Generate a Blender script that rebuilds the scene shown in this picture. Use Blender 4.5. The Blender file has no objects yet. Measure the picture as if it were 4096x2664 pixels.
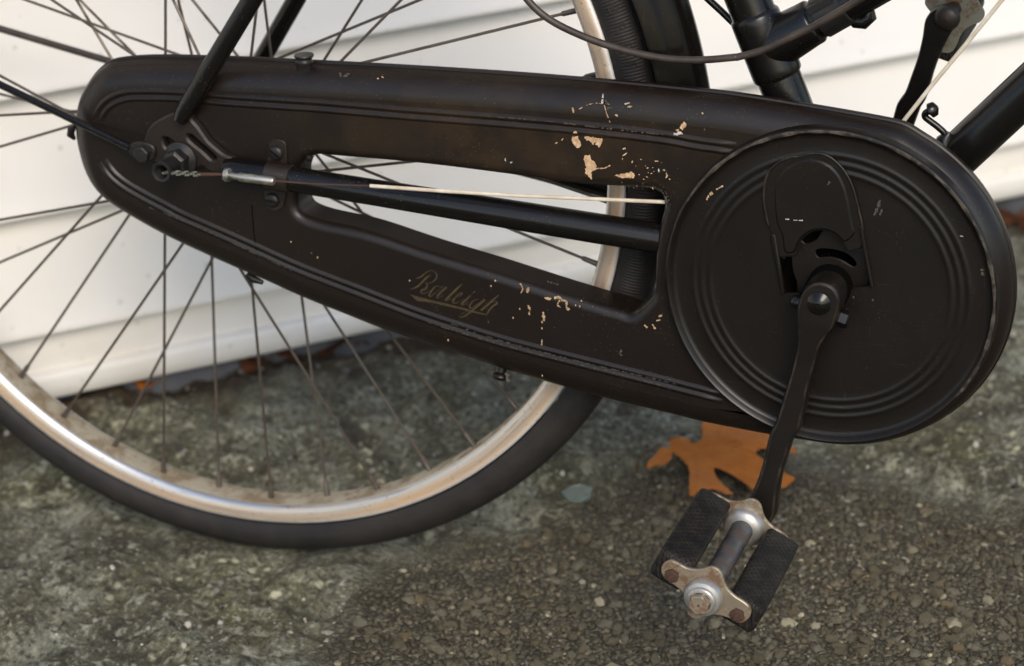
import bpy, bmesh, math, random
import numpy as np
from mathutils import Vector, Matrix, Quaternion
from mathutils.geometry import tessellate_polygon
random.seed(7)
S = bpy.context.scene
C = S.collection

# ------------------------------------------------------------------ camera
R_RIGHT=(0.94004,0.33835,-0.04292); R_UP=(-0.09293,0.37517,0.92228); R_BACK=(0.32815,-0.86300,0.38412); CAM_LOC=(0.7632,-1.4536,0.8402)
cam = bpy.data.cameras.new('camera'); cam_o = bpy.data.objects.new('camera', cam); C.objects.link(cam_o)
cam_o.matrix_world = Matrix(((R_RIGHT[0], R_UP[0], R_BACK[0], CAM_LOC[0]), (R_RIGHT[1], R_UP[1], R_BACK[1], CAM_LOC[1]),
                             (R_RIGHT[2], R_UP[2], R_BACK[2], CAM_LOC[2]), (0, 0, 0, 1)))
cam.lens = 85; cam.sensor_width = 36; cam.clip_start = 0.05; cam.clip_end = 400
cam.dof.use_dof = True; cam.dof.focus_distance = 1.53; cam.dof.aperture_fstop = 6.3; cam.dof.aperture_blades = 7
S.camera = cam_o
# ------------------------------------------------------------------ sky and sun
SUN_EL, SUN_AZ = math.radians(35), math.radians(150)     # azimuth clockwise from +Y
W = bpy.data.worlds.new('World'); S.world = W; W.use_nodes = True
wn = W.node_tree; sky = wn.nodes.new('ShaderNodeTexSky'); sky.sky_type = 'NISHITA'; sky.sun_disc = False
sky.sun_elevation = SUN_EL; sky.sun_rotation = SUN_AZ; sky.air_density = 1.0; sky.dust_density = 1.0; sky.ozone_density = 1.0
wn.links.new(sky.outputs[0], wn.nodes['Background'].inputs[0]); wn.nodes['Background'].inputs[1].default_value = 0.125
sun = bpy.data.lights.new('sun', 'SUN'); sun.energy = 1.4; sun.angle = math.radians(26); sun.color = (1, .885, .74)
sun_o = bpy.data.objects.new('sun', sun); C.objects.link(sun_o)
sd = Vector((math.sin(SUN_AZ) * math.cos(SUN_EL), math.cos(SUN_AZ) * math.cos(SUN_EL), math.sin(SUN_EL)))
sun_o.rotation_euler = sd.to_track_quat('Z', 'Y').to_euler(); sun_o.location = sd * 5
S.view_settings.view_transform = 'Standard'; S.view_settings.look = 'None'; S.view_settings.gamma = 1
S.view_settings.exposure = 0.70; S.view_settings.use_curve_mapping = False
S.render.filter_size = 1.1; S.render.engine = 'CYCLES'; S.cycles.use_denoising = True; S.cycles.max_bounces = 6; S.cycles.use_adaptive_sampling = True; S.cycles.adaptive_threshold = .02
try: S.cycles.denoiser = 'OPENIMAGEDENOISE'
except Exception: pass

# ------------------------------------------------------------------ material helpers
class NT:
    def __init__(s, name):
        s.m = bpy.data.materials.new(name); s.m.use_nodes = True; s.t = s.m.node_tree
        s.b = s.t.nodes['Principled BSDF']; s.out = s.t.nodes['Material Output']; s._tc = None
    def n(s, typ, **kw):
        nd = s.t.nodes.new('ShaderNode' + typ)
        for k, v in kw.items():
            if k.startswith('i_'):
                key = k[2:]; key = int(key) if key.isdigit() else key.replace('_', ' ')
                s.put(nd.inputs[key], v)
            else: setattr(nd, k, v)
        return nd
    def put(s, sock, v):
        if hasattr(v, 'is_output'): s.t.links.new(v, sock)
        else: sock.default_value = v
    def co(s, kind='Object'):
        if s._tc is None: s._tc = s.n('TexCoord')
        return s._tc.outputs[kind]
    def geo(s, k): return s.n('NewGeometry').outputs[k]
    def map(s, v, sc=(1, 1, 1), loc=(0, 0, 0), rot=(0, 0, 0)):
        return s.n('Mapping', i_Vector=v, i_Scale=sc, i_Location=loc, i_Rotation=rot).outputs[0]
    def noise(s, sc, det=4, rough=.55, vec=None, out=0, dist=0):
        return s.n('TexNoise', i_Vector=vec if vec is not None else s.co(), i_Scale=sc, i_Detail=det, i_Roughness=rough, i_Distortion=dist).outputs[out]
    def voro(s, sc, feat='F1', out='Distance', vec=None, rnd=1):
        return s.n('TexVoronoi', feature=feat, i_Vector=vec if vec is not None else s.co(), i_Scale=sc, i_Randomness=rnd).outputs[out]
    def ramp(s, f, stops, interp='LINEAR'):
        r = s.n('ValToRGB'); r.color_ramp.interpolation = interp
        e = r.color_ramp.elements
        while len(e) < len(stops): e.new(.5)
        for x, (p, c) in zip(e, stops):
            x.position = p; x.color = (c, c, c, 1) if isinstance(c, (int, float)) else (*c, 1)
        s.t.links.new(f, r.inputs[0]); return r.outputs[0]
    def mix(s, f, a, b, blend='MIX'):
        nd = s.n('Mix', data_type='RGBA', blend_type=blend)
        def c(v): return v if hasattr(v, 'is_output') else ((v, v, v, 1) if isinstance(v, (int, float)) else (*v, 1))
        s.put(nd.inputs[0], f); s.put(nd.inputs[6], c(a)); s.put(nd.inputs[7], c(b)); return nd.outputs[2]
    def math(s, op, a, b=0.0, c=None):
        nd = s.n('Math', operation=op); s.put(nd.inputs[0], a); s.put(nd.inputs[1], b)
        if c is not None: s.put(nd.inputs[2], c)
        return nd.outputs[0]
    def bump(s, h, st=.3, d=.001, nrm=None):
        nd = s.n('Bump', i_Strength=st, i_Distance=d, i_Height=h)
        if nrm is not None: s.put(nd.inputs['Normal'], nrm)
        return nd.outputs[0]
    def fin(s, col=None, rough=None, metal=None, nrm=None, **kw):
        if col is not None: s.put(s.b.inputs['Base Color'], col if hasattr(col, 'is_output') else (*col, 1))
        if rough is not None: s.put(s.b.inputs['Roughness'], rough)
        if metal is not None: s.put(s.b.inputs['Metallic'], metal)
        if nrm is not None: s.put(s.b.inputs['Normal'], nrm)
        for k, v in kw.items(): s.put(s.b.inputs[k.replace('_', ' ')], v)
        return s.m

def m_paint(name, base=(.0088, .0060, .0046), rough=.37, fade=True, dust=1.0, spec=.40):
    t = NT(name); p = t.co()
    n1 = t.noise(9, 5); n2 = t.noise(60, 6, .65)
    col = t.mix(t.ramp(n1, [(.35, 0), (.7, 1)]), base, (base[0] * 1.25, base[1] * 1.12, base[2] * 1.0))
    if fade:      # sun-faded, brown stained enamel on the upper arm of the case
        q = t.map(p, (5.5, 1, 22), (-1.30, 0, -7.82))
        sep = t.n('SeparateXYZ', i_0=q)
        d = t.n('VectorMath', operation='LENGTH', i_0=t.n('CombineXYZ', i_0=sep.outputs[0], i_1=0.0, i_2=sep.outputs[2]).outputs[0]).outputs[1]
        k = t.math('SUBTRACT', 1.05, d)
        k = t.math('MULTIPLY', t.ramp(k, [(0, 0), (.7, 1)]), t.ramp(t.noise(45, 7, .62), [(.40, .15), (.62, 1)]))
        col = t.mix(k, col, (.026, .0155, .0072))
    # rubbed patches, hairline scratches
    hs = t.noise(1.0, 3, .5, t.map(p, (30, 60, 900), rot=(0, .5, 0))); hs2 = t.noise(1.0, 3, .5, t.map(p, (700, 60, 40), rot=(0, .25, 0)))
    hair = t.math('MULTIPLY', t.math('MAXIMUM', t.ramp(hs, [(.66, 0), (.72, 1)]), t.ramp(hs2, [(.68, 0), (.74, 1)])), t.ramp(t.noise(18, 3), [(.46, 0), (.66, .5)]))
    col = t.mix(hair, col, (.040, .031, .024))
    # fine pale dust and specks
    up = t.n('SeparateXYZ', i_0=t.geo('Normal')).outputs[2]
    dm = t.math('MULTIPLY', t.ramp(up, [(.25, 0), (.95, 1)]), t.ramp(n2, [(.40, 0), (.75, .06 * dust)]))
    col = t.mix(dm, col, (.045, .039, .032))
    v = t.voro(420); big = t.noise(26, 3)
    sp = t.math('MULTIPLY', t.ramp(v, [(.06, 1), (.13, 0)]), t.ramp(big, [(.44, 0), (.58, 1)]))
    v2 = t.voro(170); sp2 = t.math('MULTIPLY', t.ramp(v2, [(.035, 1), (.06, 0)]), t.ramp(t.noise(14, 2), [(.5, 0), (.6, 1)]))
    col = t.mix(t.math('MULTIPLY', t.math('MAXIMUM', sp, sp2), .5 * dust), col, (.30, .22, .15))
    r = t.math('ADD', t.math('ADD', t.math('MULTIPLY', n2, .12), t.math('MULTIPLY', t.noise(7, 4), .22)), rough - .17)
    h = t.math('ADD', t.math('ADD', t.math('MULTIPLY', t.noise(260, 3), .25), t.noise(40, 3)), t.math('MULTIPLY', t.noise(12, 2), 2.5))
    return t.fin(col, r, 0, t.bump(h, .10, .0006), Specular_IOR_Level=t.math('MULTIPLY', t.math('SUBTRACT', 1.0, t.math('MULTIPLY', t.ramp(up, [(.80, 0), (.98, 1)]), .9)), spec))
M = {}
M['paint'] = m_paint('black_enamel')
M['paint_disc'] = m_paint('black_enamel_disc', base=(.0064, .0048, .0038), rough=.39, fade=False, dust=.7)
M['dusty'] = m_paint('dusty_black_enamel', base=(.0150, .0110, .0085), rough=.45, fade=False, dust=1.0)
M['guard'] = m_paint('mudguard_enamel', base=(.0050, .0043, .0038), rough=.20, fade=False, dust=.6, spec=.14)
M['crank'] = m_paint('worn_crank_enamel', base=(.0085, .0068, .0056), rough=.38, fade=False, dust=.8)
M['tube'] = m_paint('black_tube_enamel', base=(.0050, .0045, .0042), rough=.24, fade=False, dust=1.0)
def m_worn():
    t = NT('worn_edge'); k = t.ramp(t.noise(120, 6, .7), [(.44, 0), (.6, 1)])
    return t.fin(t.mix(k, (.014, .011, .009), (.085, .066, .048)), .5, 0)
M['worn'] = m_worn()
def m_wd():
    t = NT('worn_highlight_edge'); k = t.ramp(t.noise(70, 6, .7), [(.46, 0), (.66, 1)])
    return t.fin(t.mix(k, (.006, .005, .004), (.050, .034, .020)), .45, 0)
M['worn_highlight'] = m_wd()
def m_rubber(name, c, ribs=False, hatch=False):
    t = NT(name); n = t.noise(70, 6, .6)
    col = t.mix(t.ramp(n, [(.35, 0), (.75, 1)]), c, (c[0] * 1.9, c[1] * 1.8, c[2] * 1.65))
    nr = t.bump(t.noise(500, 3), .25, .0004)
    if hatch:
        p = t.co()
        a = t.n('TexWave', wave_type='BANDS', bands_direction='X', i_Vector=t.map(p, rot=(0, 0, math.radians(40))), i_Scale=95.0).outputs[0]
        b = t.n('TexWave', wave_type='BANDS', bands_direction='X', i_Vector=t.map(p, rot=(0, 0, math.radians(-40))), i_Scale=95.0).outputs[0]
        h = t.math('MAXIMUM', t.ramp(a, [(.55, 0), (.9, 1)]), t.ramp(b, [(.55, 0), (.9, 1)]))
        col = t.mix(t.math('MULTIPLY', h, t.ramp(n, [(.42, .0), (.68, .8)])), col, (.045, .034, .024))
        nr = t.bump(h, .9, .0012, nr)
    return t.fin(col, .62, 0, nr, Specular_IOR_Level=.25)
M['tyre'] = m_rubber('tyre_rubber', (.012, .0112, .0108))
M['pedal_rubber'] = m_rubber('pedal_rubber', (.0085, .0078, .0072), hatch=True)
def m_metal(name, c, rough, rust=.3, rc=(.10, .045, .018), sc=60, metal=1.0, thr=.55):
    t = NT(name); n = t.noise(sc, 5, .68); n2 = t.noise(sc * 4, 5, .6)
    k = t.ramp(n, [(thr, 0), (min(thr + .14, 1), rust)])
    k2 = t.math('MULTIPLY', t.ramp(n2, [(.62, 0), (.70, 1)]), rust)
    k = t.math('MAXIMUM', k, k2)
    col = t.mix(k, t.mix(t.noise(25, 3), (c[0] * .8, c[1] * .8, c[2] * .8), c), rc)
    return t.fin(col, t.math('ADD', t.math('MULTIPLY', k, .4), rough), t.math('MULTIPLY', t.math('SUBTRACT', 1.0, k), metal), t.bump(n2, .15, .0004))
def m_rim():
    t = NT('copper_banded_chrome_rim'); p = t.co(); s = t.n('SeparateXYZ', i_0=p)
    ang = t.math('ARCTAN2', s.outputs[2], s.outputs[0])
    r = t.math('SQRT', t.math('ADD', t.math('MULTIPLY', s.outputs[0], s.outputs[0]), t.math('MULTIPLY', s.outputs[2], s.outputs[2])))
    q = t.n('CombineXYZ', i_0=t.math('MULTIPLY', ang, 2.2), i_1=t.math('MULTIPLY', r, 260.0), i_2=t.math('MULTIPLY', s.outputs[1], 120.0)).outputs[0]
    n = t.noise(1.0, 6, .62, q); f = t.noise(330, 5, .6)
    out = t.ramp(t.math('ADD', r, t.math('MULTIPLY', t.math('SUBTRACT', n, .5), .012)), [(.2916, 0), (.2936, 1)])  # orange outer flange, split by radius from the pale inner shoulder
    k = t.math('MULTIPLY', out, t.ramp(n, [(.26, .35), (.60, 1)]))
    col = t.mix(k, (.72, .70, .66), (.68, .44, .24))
    col = t.mix(t.ramp(r, [(.2990, 0), (.2998, 1)]), col, (.80, .79, .77))
    col = t.mix(t.ramp(t.noise(1.0, 5, .6, t.n('VectorMath', operation='SCALE', i_0=q, i_Scale=2.3).outputs[0]), [(.60, 0), (.70, .6)]), col, (.22, .12, .065))
    col = t.mix(t.ramp(f, [(.62, 0), (.72, .7)]), col, (.10, .06, .04))
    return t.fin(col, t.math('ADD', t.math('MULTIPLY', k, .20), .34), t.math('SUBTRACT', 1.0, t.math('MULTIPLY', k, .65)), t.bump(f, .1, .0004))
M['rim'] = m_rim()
M['rim_bed'] = m_metal('dirty_rim_bed', (.40, .35, .26), .6, .9, (.17, .125, .07), 55, thr=.44, metal=.25)
M['plate'] = m_metal('pedal_plate_steel', (.42, .355, .26), .46, .9, (.11, .055, .022), 85, thr=.45, metal=.7)
M['cap'] = m_metal('dull_plated_steel', (.54, .52, .48), .42, .8, (.15, .08, .04), 130, thr=.54, metal=.75)
M['spindle'] = m_metal('pedal_tube_steel', (.16, .16, .165), .42, .85, (.075, .045, .028), 90, thr=.47, metal=.7)
M['rust'] = m_metal('rusty_steel', (.070, .045, .034), .55, 1, (.060, .030, .018), 80, thr=.3, metal=.4)
M['spoke'] = m_metal('tarnished_spoke', (.12, .10, .082), .45, .9, (.058, .038, .024), 50, thr=.5, metal=.6)
M['nickel'] = m_metal('nickel_brass', (.50, .48, .42), .42, .6, (.16, .11, .07), 260, thr=.52)
M['black_steel'] = m_metal('oily_black_steel', (.030, .028, .027), .42, .6, (.045, .026, .015), 120, thr=.56, metal=.5)
M['far_plate'] = m_metal('greenish_old_plate', (.20, .20, .16), .6, .95, (.10, .055, .022), 120, thr=.46, metal=.4)
def m_flat(name, c, rough=.6, var=.25, sc=40, metal=0, spec=.5, c2=None):
    t = NT(name); n = t.noise(sc, 5, .6)
    c2 = c2 or tuple(x * (1 - var) for x in c)
    return t.fin(t.mix(t.ramp(n, [(.35, 0), (.68, 1)]), c, c2), rough, metal, t.bump(n, .12, .001), Specular_IOR_Level=spec)
M['cable_brown'] = m_flat('brown_cable_sheath', (.030, .022, .018), .45, c2=(.062, .045, .034), sc=90)
M['cable_white'] = m_flat('white_cable_sheath', (.72, .66, .54), .4, c2=(.50, .40, .28), sc=60)
M['gold'] = m_flat('gold_transfer', (.060, .041, .016), .5, c2=(.034, .024, .011), sc=160)
M['gold_faint'] = m_flat('faint_gold_transfer', (.020, .0145, .008), .45)
M['chip'] = m_flat('chipped_paint_primer', (.66, .47, .29), .85, c2=(.38, .235, .125), sc=380, spec=.2)
M['chip_white'] = m_flat('pale_scratch', (.62, .58, .52), .8, sc=300, spec=.2)
M['chip_grey'] = m_flat('grey_scratch', (.10, .085, .068), .7, sc=300, spec=.2)
M['dark'] = m_flat('dark_cavity_paint', (.003, .0027, .0025), .8, spec=.05)
M['stain'] = m_flat('rust_stained_edge', (.045, .020, .008), .7, c2=(.018, .009, .005), sc=400, spec=.2)
M['lichen'] = m_flat('pale_lichen', (.33, .31, .25), .9, c2=(.20, .185, .14), sc=300, spec=.2)
M['foundation'] = m_flat('dark_foundation', (.16, .165, .18), .9, c2=(.05, .05, .055), sc=10)
def m_vinyl():
    t = NT('white_vinyl_siding'); p = t.co()
    n = t.noise(3.0, 4); g = t.noise(22, 5, .6)
    col = t.mix(t.ramp(n, [(.3, 0), (.7, 1)]), (.82, .797, .755), (.79, .758, .705))
    # mildew dots and a little road dirt
    v = t.voro(62); sel = t.voro(62, out='Color'); sr = t.n('SeparateXYZ', i_0=sel).outputs[0]
    dot = t.math('MULTIPLY', t.ramp(v, [(.09, 1), (.19, 0)]), t.math('GREATER_THAN', sr, .70))
    col = t.mix(t.math('MULTIPLY', dot, .34), col, (.30, .32, .27))
    z = t.n('SeparateXYZ', i_0=p).outputs[2]
    low = t.math('MULTIPLY', t.ramp(z, [(.0, 1), (.20, 0)]), t.ramp(g, [(.35, .1), (.7, .5)]))
    col = t.mix(low, col, (.66, .59, .48))
    return t.fin(col, .48, 0, t.bump(t.noise(90, 4), .05, .001), Specular_IOR_Level=.35)
M['vinyl'] = m_vinyl()
def m_leaf(name, a, b):
    t = NT(name); n = t.noise(45, 6, .65); v = t.voro(150, 'DISTANCE_TO_EDGE')
    col = t.mix(t.ramp(n, [(.3, 0), (.7, 1)]), a, b)
    col = t.mix(t.ramp(t.noise(180, 4), [(.66, 0), (.75, .6)]), col, (.05, .02, .008))
    m = t.fin(col, .6, 0, t.bump(t.ramp(v, [(0, 0), (.12, 1)]), .35, .0006), Specular_IOR_Level=.12)
    return m
M['leaf'] = m_leaf('orange_oak_leaf', (.46, .150, .022), (.33, .105, .018))
M['leaf_vein'] = m_leaf('leaf_vein', (.34, .13, .03), (.25, .09, .02))
M['leaf_dark'] = m_leaf('brown_dead_leaf', (.10, .036, .014), (.045, .019, .010))
def m_glass():
    t = NT('frosted_glass_chip')
    return t.fin((.40, .52, .48), .22, 0, t.bump(t.noise(200, 3), .4, .001), Transmission_Weight=.9)
M['glass'] = m_glass()

# ------------------------------------------------------------------ geometry helpers
def link(o, parent=None):
    C.objects.link(o)
    if parent is not None: o.parent = parent
    return o
def empty(name, parent=None, loc=(0, 0, 0)):
    o = bpy.data.objects.new(name, None); o.empty_display_size = .05; o.location = loc; return link(o, parent)
def tag(o, label, cat, group=None, kind=None):
    if label: o['label'] = label
    if cat: o['category'] = cat
    if group: o['group'] = group
    if kind: o['kind'] = kind
    return o
class MB:
    """collects vertices and faces; build() links one mesh object"""
    def __init__(s): s.v = []; s.f = []; s.mi = []; s.cur = 0
    def add(s, vs, fs):
        b = len(s.v); s.v += [tuple(v) for v in vs]; s.f += [tuple(i + b for i in f) for f in fs]; s.mi += [s.cur] * len(fs); return s
    def mesh(s, name, mats, sharp=35):
        me = bpy.data.meshes.new(name); me.from_pydata(s.v, [], s.f)
        for m in (mats if isinstance(mats, (list, tuple)) else [mats]): me.materials.append(m)
        me.polygons.foreach_set('material_index', s.mi)
        bm = bmesh.new(); bm.from_mesh(me); bmesh.ops.recalc_face_normals(bm, faces=bm.faces); bm.to_mesh(me); bm.free()
        me.polygons.foreach_set('use_smooth', [sharp > 0] * len(me.polygons))
        if 0 < sharp < 180: me.set_sharp_from_angle(angle=math.radians(sharp))
        me.update(); return me
    def build(s, name, mats, parent=None, sharp=35):
        return link(bpy.data.objects.new(name, s.mesh(name, mats, sharp)), parent)
    def grid(s, rows, closed_r=False, closed_c=False):
        """rows: list of equal-length vertex rings"""
        n, m = len(rows), len(rows[0]); vs = [v for r in rows for v in r]; fs = []
        for i in range(n if closed_r else n - 1):
            for j in range(m if closed_c else m - 1):
                a, b = i, (i + 1) % n; c, d = j, (j + 1) % m
                fs.append((a * m + c, a * m + d, b * m + d, b * m + c))
        return s.add(vs, fs)
    def tube(s, pts, rad, seg=12, caps=True, flat=1.0):
        P = [Vector(p) for p in pts]; n = len(P)
        R = rad if isinstance(rad, (list, tuple)) else [rad] * n
        T = [(P[min(i + 1, n - 1)] - P[max(i - 1, 0)]).normalized() for i in range(n)]
        u = T[0].orthogonal().normalized() if abs(T[0].y) > .9 else T[0].cross(Vector((0, 1, 0))).normalized()
        rows = []
        for i in range(n):
            u = (u - T[i] * u.dot(T[i])).normalized(); w = T[i].cross(u)
            rows.append([P[i] + (u * math.cos(a) + w * math.sin(a) * flat) * R[i] for a in (2 * math.pi * k / seg for k in range(seg))])
        s.grid(rows, closed_c=True)
        if caps:
            s.add(rows[0], [tuple(range(seg))]); s.add(rows[-1], [tuple(range(seg))])
        return s
    def lathe(s, prof, axis=(0, -1, 0), org=(0, 0, 0), seg=32, rot=0, closed=False):
        """prof: (radius, distance along axis)"""
        A = Vector(axis).normalized(); u = A.orthogonal().normalized() if abs(A.y) < .9 else Vector((1, 0, 0)); u = (u - A * u.dot(A)).normalized(); w = A.cross(u); O = Vector(org)
        rows = [[O + A * h + (u * math.cos(a) + w * math.sin(a)) * max(r, 1e-6) for a in (2 * math.pi * k / seg + rot for k in range(seg))] for r, h in prof]
        return s.grid(rows, closed_c=True, closed_r=closed)
    def poly(s, outline, y, holes=(), flip=False):
        loops = [[Vector((x, z, 0)) for x, z in l] for l in [outline, *holes]]
        tr = tessellate_polygon(loops); vs = [(v.x, y, v.y) for l in loops for v in l]
        return s.add(vs, [tuple(t) for t in tr])
    def plate(s, outline, y0, y1, bevel=.0006, holes=()):
        """flat plate in the X-Z plane between y0 (back) and y1 (front, nearer the viewer) with a small front bevel"""
        sg = 1 if y1 < y0 else -1
        f = offset(outline, bevel); hs = [offset(h, -bevel) for h in holes]
        s.grid([[(x, y0, z) for x, z in outline], [(x, y1 + sg * bevel, z) for x, z in outline], [(x, y1, z) for x, z in f]], closed_c=True)
        for h, h2 in zip(holes, hs):
            s.grid([[(x, y0, z) for x, z in h], [(x, y1 + sg * bevel, z) for x, z in h], [(x, y1, z) for x, z in h2]], closed_c=True)
        s.poly(f, y1, hs); s.poly(outline, y0, holes); return s
    def box(s, c, h, R=None):
        vs = [Vector((sx * h[0], sy * h[1], sz * h[2])) for sx in (-1, 1) for sy in (-1, 1) for sz in (-1, 1)]
        if R is not None: vs = [R @ v for v in vs]
        vs = [v + Vector(c) for v in vs]
        return s.add(vs, [(0, 1, 3, 2), (4, 6, 7, 5), (0, 4, 5, 1), (2, 3, 7, 6), (0, 2, 6, 4), (1, 5, 7, 3)])
def area2(l): return sum(l[i][0] * l[(i + 1) % len(l)][1] - l[(i + 1) % len(l)][0] * l[i][1] for i in range(len(l)))
def offset(l, d):
    """inward offset (positive d) of a closed x-z outline"""
    s = 1 if area2(l) > 0 else -1; n = len(l); out = []
    for i in range(n):
        a, b = Vector(l[i - 1]), Vector(l[(i + 1) % n]); p = Vector(l[i])
        e1 = (p - a).normalized() if (p - a).length > 1e-9 else Vector((1, 0)); e2 = (b - p).normalized() if (b - p).length > 1e-9 else e1
        n1 = Vector((-e1.y, e1.x)) * s; n2 = Vector((-e2.y, e2.x)) * s
        m = n1 + n2; q = m.length_squared
        m = m * (2 / q) if q > .3 else n1
        k = m * d
        if k.length > abs(d) * 1.6: k = k.normalized() * abs(d) * 1.6
        out.append((p.x + k.x, p.y + k.y))
    return out
def catmull(l, k=6, closed=True):
    n = len(l); out = []
    rng = range(n if closed else n - 1)
    for i in rng:
        g = (lambda j: l[j % n]) if closed else (lambda j: l[max(0, min(n - 1, j))])
        p0, p1, p2, p3 = [np.array(g(j), float) for j in (i - 1, i, i + 1, i + 2)]
        for q in range(k):
            t = q / k
            out.append(tuple(.5 * (2 * p1 + (p2 - p0) * t + (2 * p0 - 5 * p1 + 4 * p2 - p3) * t * t + (3 * p1 - p0 - 3 * p2 + p3) * t ** 3)))
    if not closed: out.append(tuple(float(x) for x in l[-1]))
    return out
def resample(l, step, closed=True):
    q = [np.array(p, float) for p in l] + ([np.array(l[0], float)] if closed else [])
    d = [0]
    for a, b in zip(q, q[1:]): d.append(d[-1] + np.linalg.norm(b - a))
    n = max(4, int(round(d[-1] / step))); ts = np.linspace(0, d[-1], n + 1); q = np.array(q)
    r = np.stack([np.interp(ts, d, q[:, k]) for k in range(q.shape[1])], 1)
    return [tuple(x) for x in (r[:-1] if closed else r)]
def smooth(l, it=2, closed=True):
    a = np.array(l, float)
    for _ in range(it):
        b = (np.roll(a, 1, 0) + 2 * a + np.roll(a, -1, 0)) / 4
        if not closed: b[0], b[-1] = a[0], a[-1]
        a = b
    return [tuple(x) for x in a]
def circle(cx, cz, r, n=48, a0=0): return [(cx + r * math.cos(a0 + 2 * math.pi * i / n), cz + r * math.sin(a0 + 2 * math.pi * i / n)) for i in range(n)]

# ================================================================== THE SETTING
AX = .327                      # height of the rear axle above the ground
WALL_U=(0.72242,0.69146); WALL_N=(0.69146,-0.72242); WALL_0=(-0.1377,0.272)
# ---- ground: one sheet to the horizon, worn asphalt in front, rough bedrock behind and to the left
def vnoise(x, y, seed):
    xi, yi = np.floor(x).astype(np.int64), np.floor(y).astype(np.int64); fx, fy = x - xi, y - yi
    fx = fx * fx * (3 - 2 * fx); fy = fy * fy * (3 - 2 * fy)
    def h(a, b):
        n = (a * 374761393 + b * 668265263 + seed * 974634777) & 0xffffffff
        n = ((n ^ (n >> 13)) * 1274126177) & 0xffffffff
        return ((n ^ (n >> 16)) & 0xffff) / 65535.0
    return (h(xi, yi) * (1 - fx) + h(xi + 1, yi) * fx) * (1 - fy) + (h(xi, yi + 1) * (1 - fx) + h(xi + 1, yi + 1) * fx) * fy - .5
def fbm(x, y, f, o, seed, g=.5):
    s = 0; a = 1
    for i in range(o): s = s + a * vnoise(x * f, y * f, seed + i); f *= 2.03; a *= g
    return s
BOUND = [(0.0997,-0.2026),(0.1053,-0.159),(0.0913,-0.1026),(0.0873,-0.0515),(0.1032,-0.0166),(0.1314,0.0154),(0.1685,0.0539),(0.2017,0.107),(0.22,0.1579),(0.2382,0.1904),(0.274,0.2136),(0.3411,0.2255),(0.3925,0.2271),(0.4446,0.2212),(0.4974,0.2046),(0.5412,0.194),(0.6141,0.1669)]
BOUND = [(-.9, -2.2)] + [(-.25, -.7)] + BOUND + [(1.6, .12), (4, -.5)]
BP = np.array(BOUND)
def asphalt_side(x, y):
    """signed distance to the seam: positive on the asphalt"""
    best = np.full(x.shape, 1e9); sign = np.zeros(x.shape)
    for (ax, ay), (bx, by) in zip(BOUND, BOUND[1:]):
        dx, dy = bx - ax, by - ay; t = np.clip(((x - ax) * dx + (y - ay) * dy) / (dx * dx + dy * dy), 0, 1)
        px, py = x - ax - t * dx, y - ay - t * dy; d = np.hypot(px, py); s = np.where(dx * (y - ay) - dy * (x - ax) < 0, 1, -1)
        m = d < best; best = np.where(m, d, best); sign = np.where(m, s, sign)
    return best * sign
def ground_z(x, y):
    near = np.exp(-((np.hypot(x - .2, y - .2) / 1.6) ** 2))
    sd_ = asphalt_side(x, y) + fbm(x, y, 22, 3, 5) * .03
    a = 1 / (1 + np.exp(-np.clip(sd_ / .006, -30, 30)))
    ridge = 1 - 2 * np.abs(fbm(x * 1.0 + fbm(x, y, 6, 2, 77) * .08, y * 1.4, 11, 4, 31))
    rock = .022 * fbm(x, y, 6, 3, 11) + .015 * (ridge - .75) + .0085 * fbm(x, y, 40, 5, 23, .62) + .006
    asp = -.003 + .004 * fbm(x, y, 7, 2, 41) + .0022 * fbm(x, y, 120, 3, 51, .6)
    # the tyre has settled where it stands
    tread = np.exp(-(y / .035) ** 2) * np.exp(-(x / .16) ** 2)
    z = (rock * (1 - a) + asp * a) * near
    leafp = np.exp(-((x - .335) / .085) ** 2 - ((y - .235) / .085) ** 2)      # hollow where the oak leaf lies
    return (z * (1 - .92 * tread) - .001 * tread) * (1 - .85 * leafp), a
def axis_lines(lo, hi, step, far):
    core = np.arange(lo, hi + 1e-9, step); out = [hi]; s = step
    while out[-1] < far: s *= 1.35; out.append(out[-1] + s)
    neg = [lo]; s = step
    while neg[-1] > -far: s *= 1.35; neg.append(neg[-1] - s)
    return np.concatenate([neg[:0:-1], core, out[1:]])
gx, gy = axis_lines(-.50, .85, .0036, 90), axis_lines(-.36, 1.0, .0036, 90)
GX, GY = np.meshgrid(gx, gy); GZ, GA = ground_z(GX, GY)
def fast_mesh(name, co, quads):
    me = bpy.data.meshes.new(name); me.vertices.add(len(co)); me.vertices.foreach_set('co', co.astype(np.float32).ravel())
    k = quads.shape[1]; me.loops.add(quads.size); me.loops.foreach_set('vertex_index', quads.astype(np.int32).ravel())
    me.polygons.add(len(quads)); me.polygons.foreach_set('loop_start', np.arange(0, quads.size, k, dtype=np.int32))
    me.update(calc_edges=True); me.validate(); return me
ny, nx = GX.shape; idx = np.arange(nx * ny).reshape(ny, nx)
quads = np.stack([idx[:-1, :-1], idx[:-1, 1:], idx[1:, 1:], idx[1:, :-1]], -1).reshape(-1, 4)
gme = fast_mesh('ground', np.stack([GX, GY, GZ], -1).reshape(-1, 3), quads)
gme.polygons.foreach_set('use_smooth', [True] * len(gme.polygons))
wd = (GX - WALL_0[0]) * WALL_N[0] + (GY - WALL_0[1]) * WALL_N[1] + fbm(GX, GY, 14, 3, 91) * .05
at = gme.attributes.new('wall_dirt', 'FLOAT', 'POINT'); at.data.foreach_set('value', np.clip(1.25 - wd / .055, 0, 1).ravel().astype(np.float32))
at = gme.attributes.new('asphalt', 'FLOAT', 'POINT'); at.data.foreach_set('value', GA.ravel().astype(np.float32))
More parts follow.
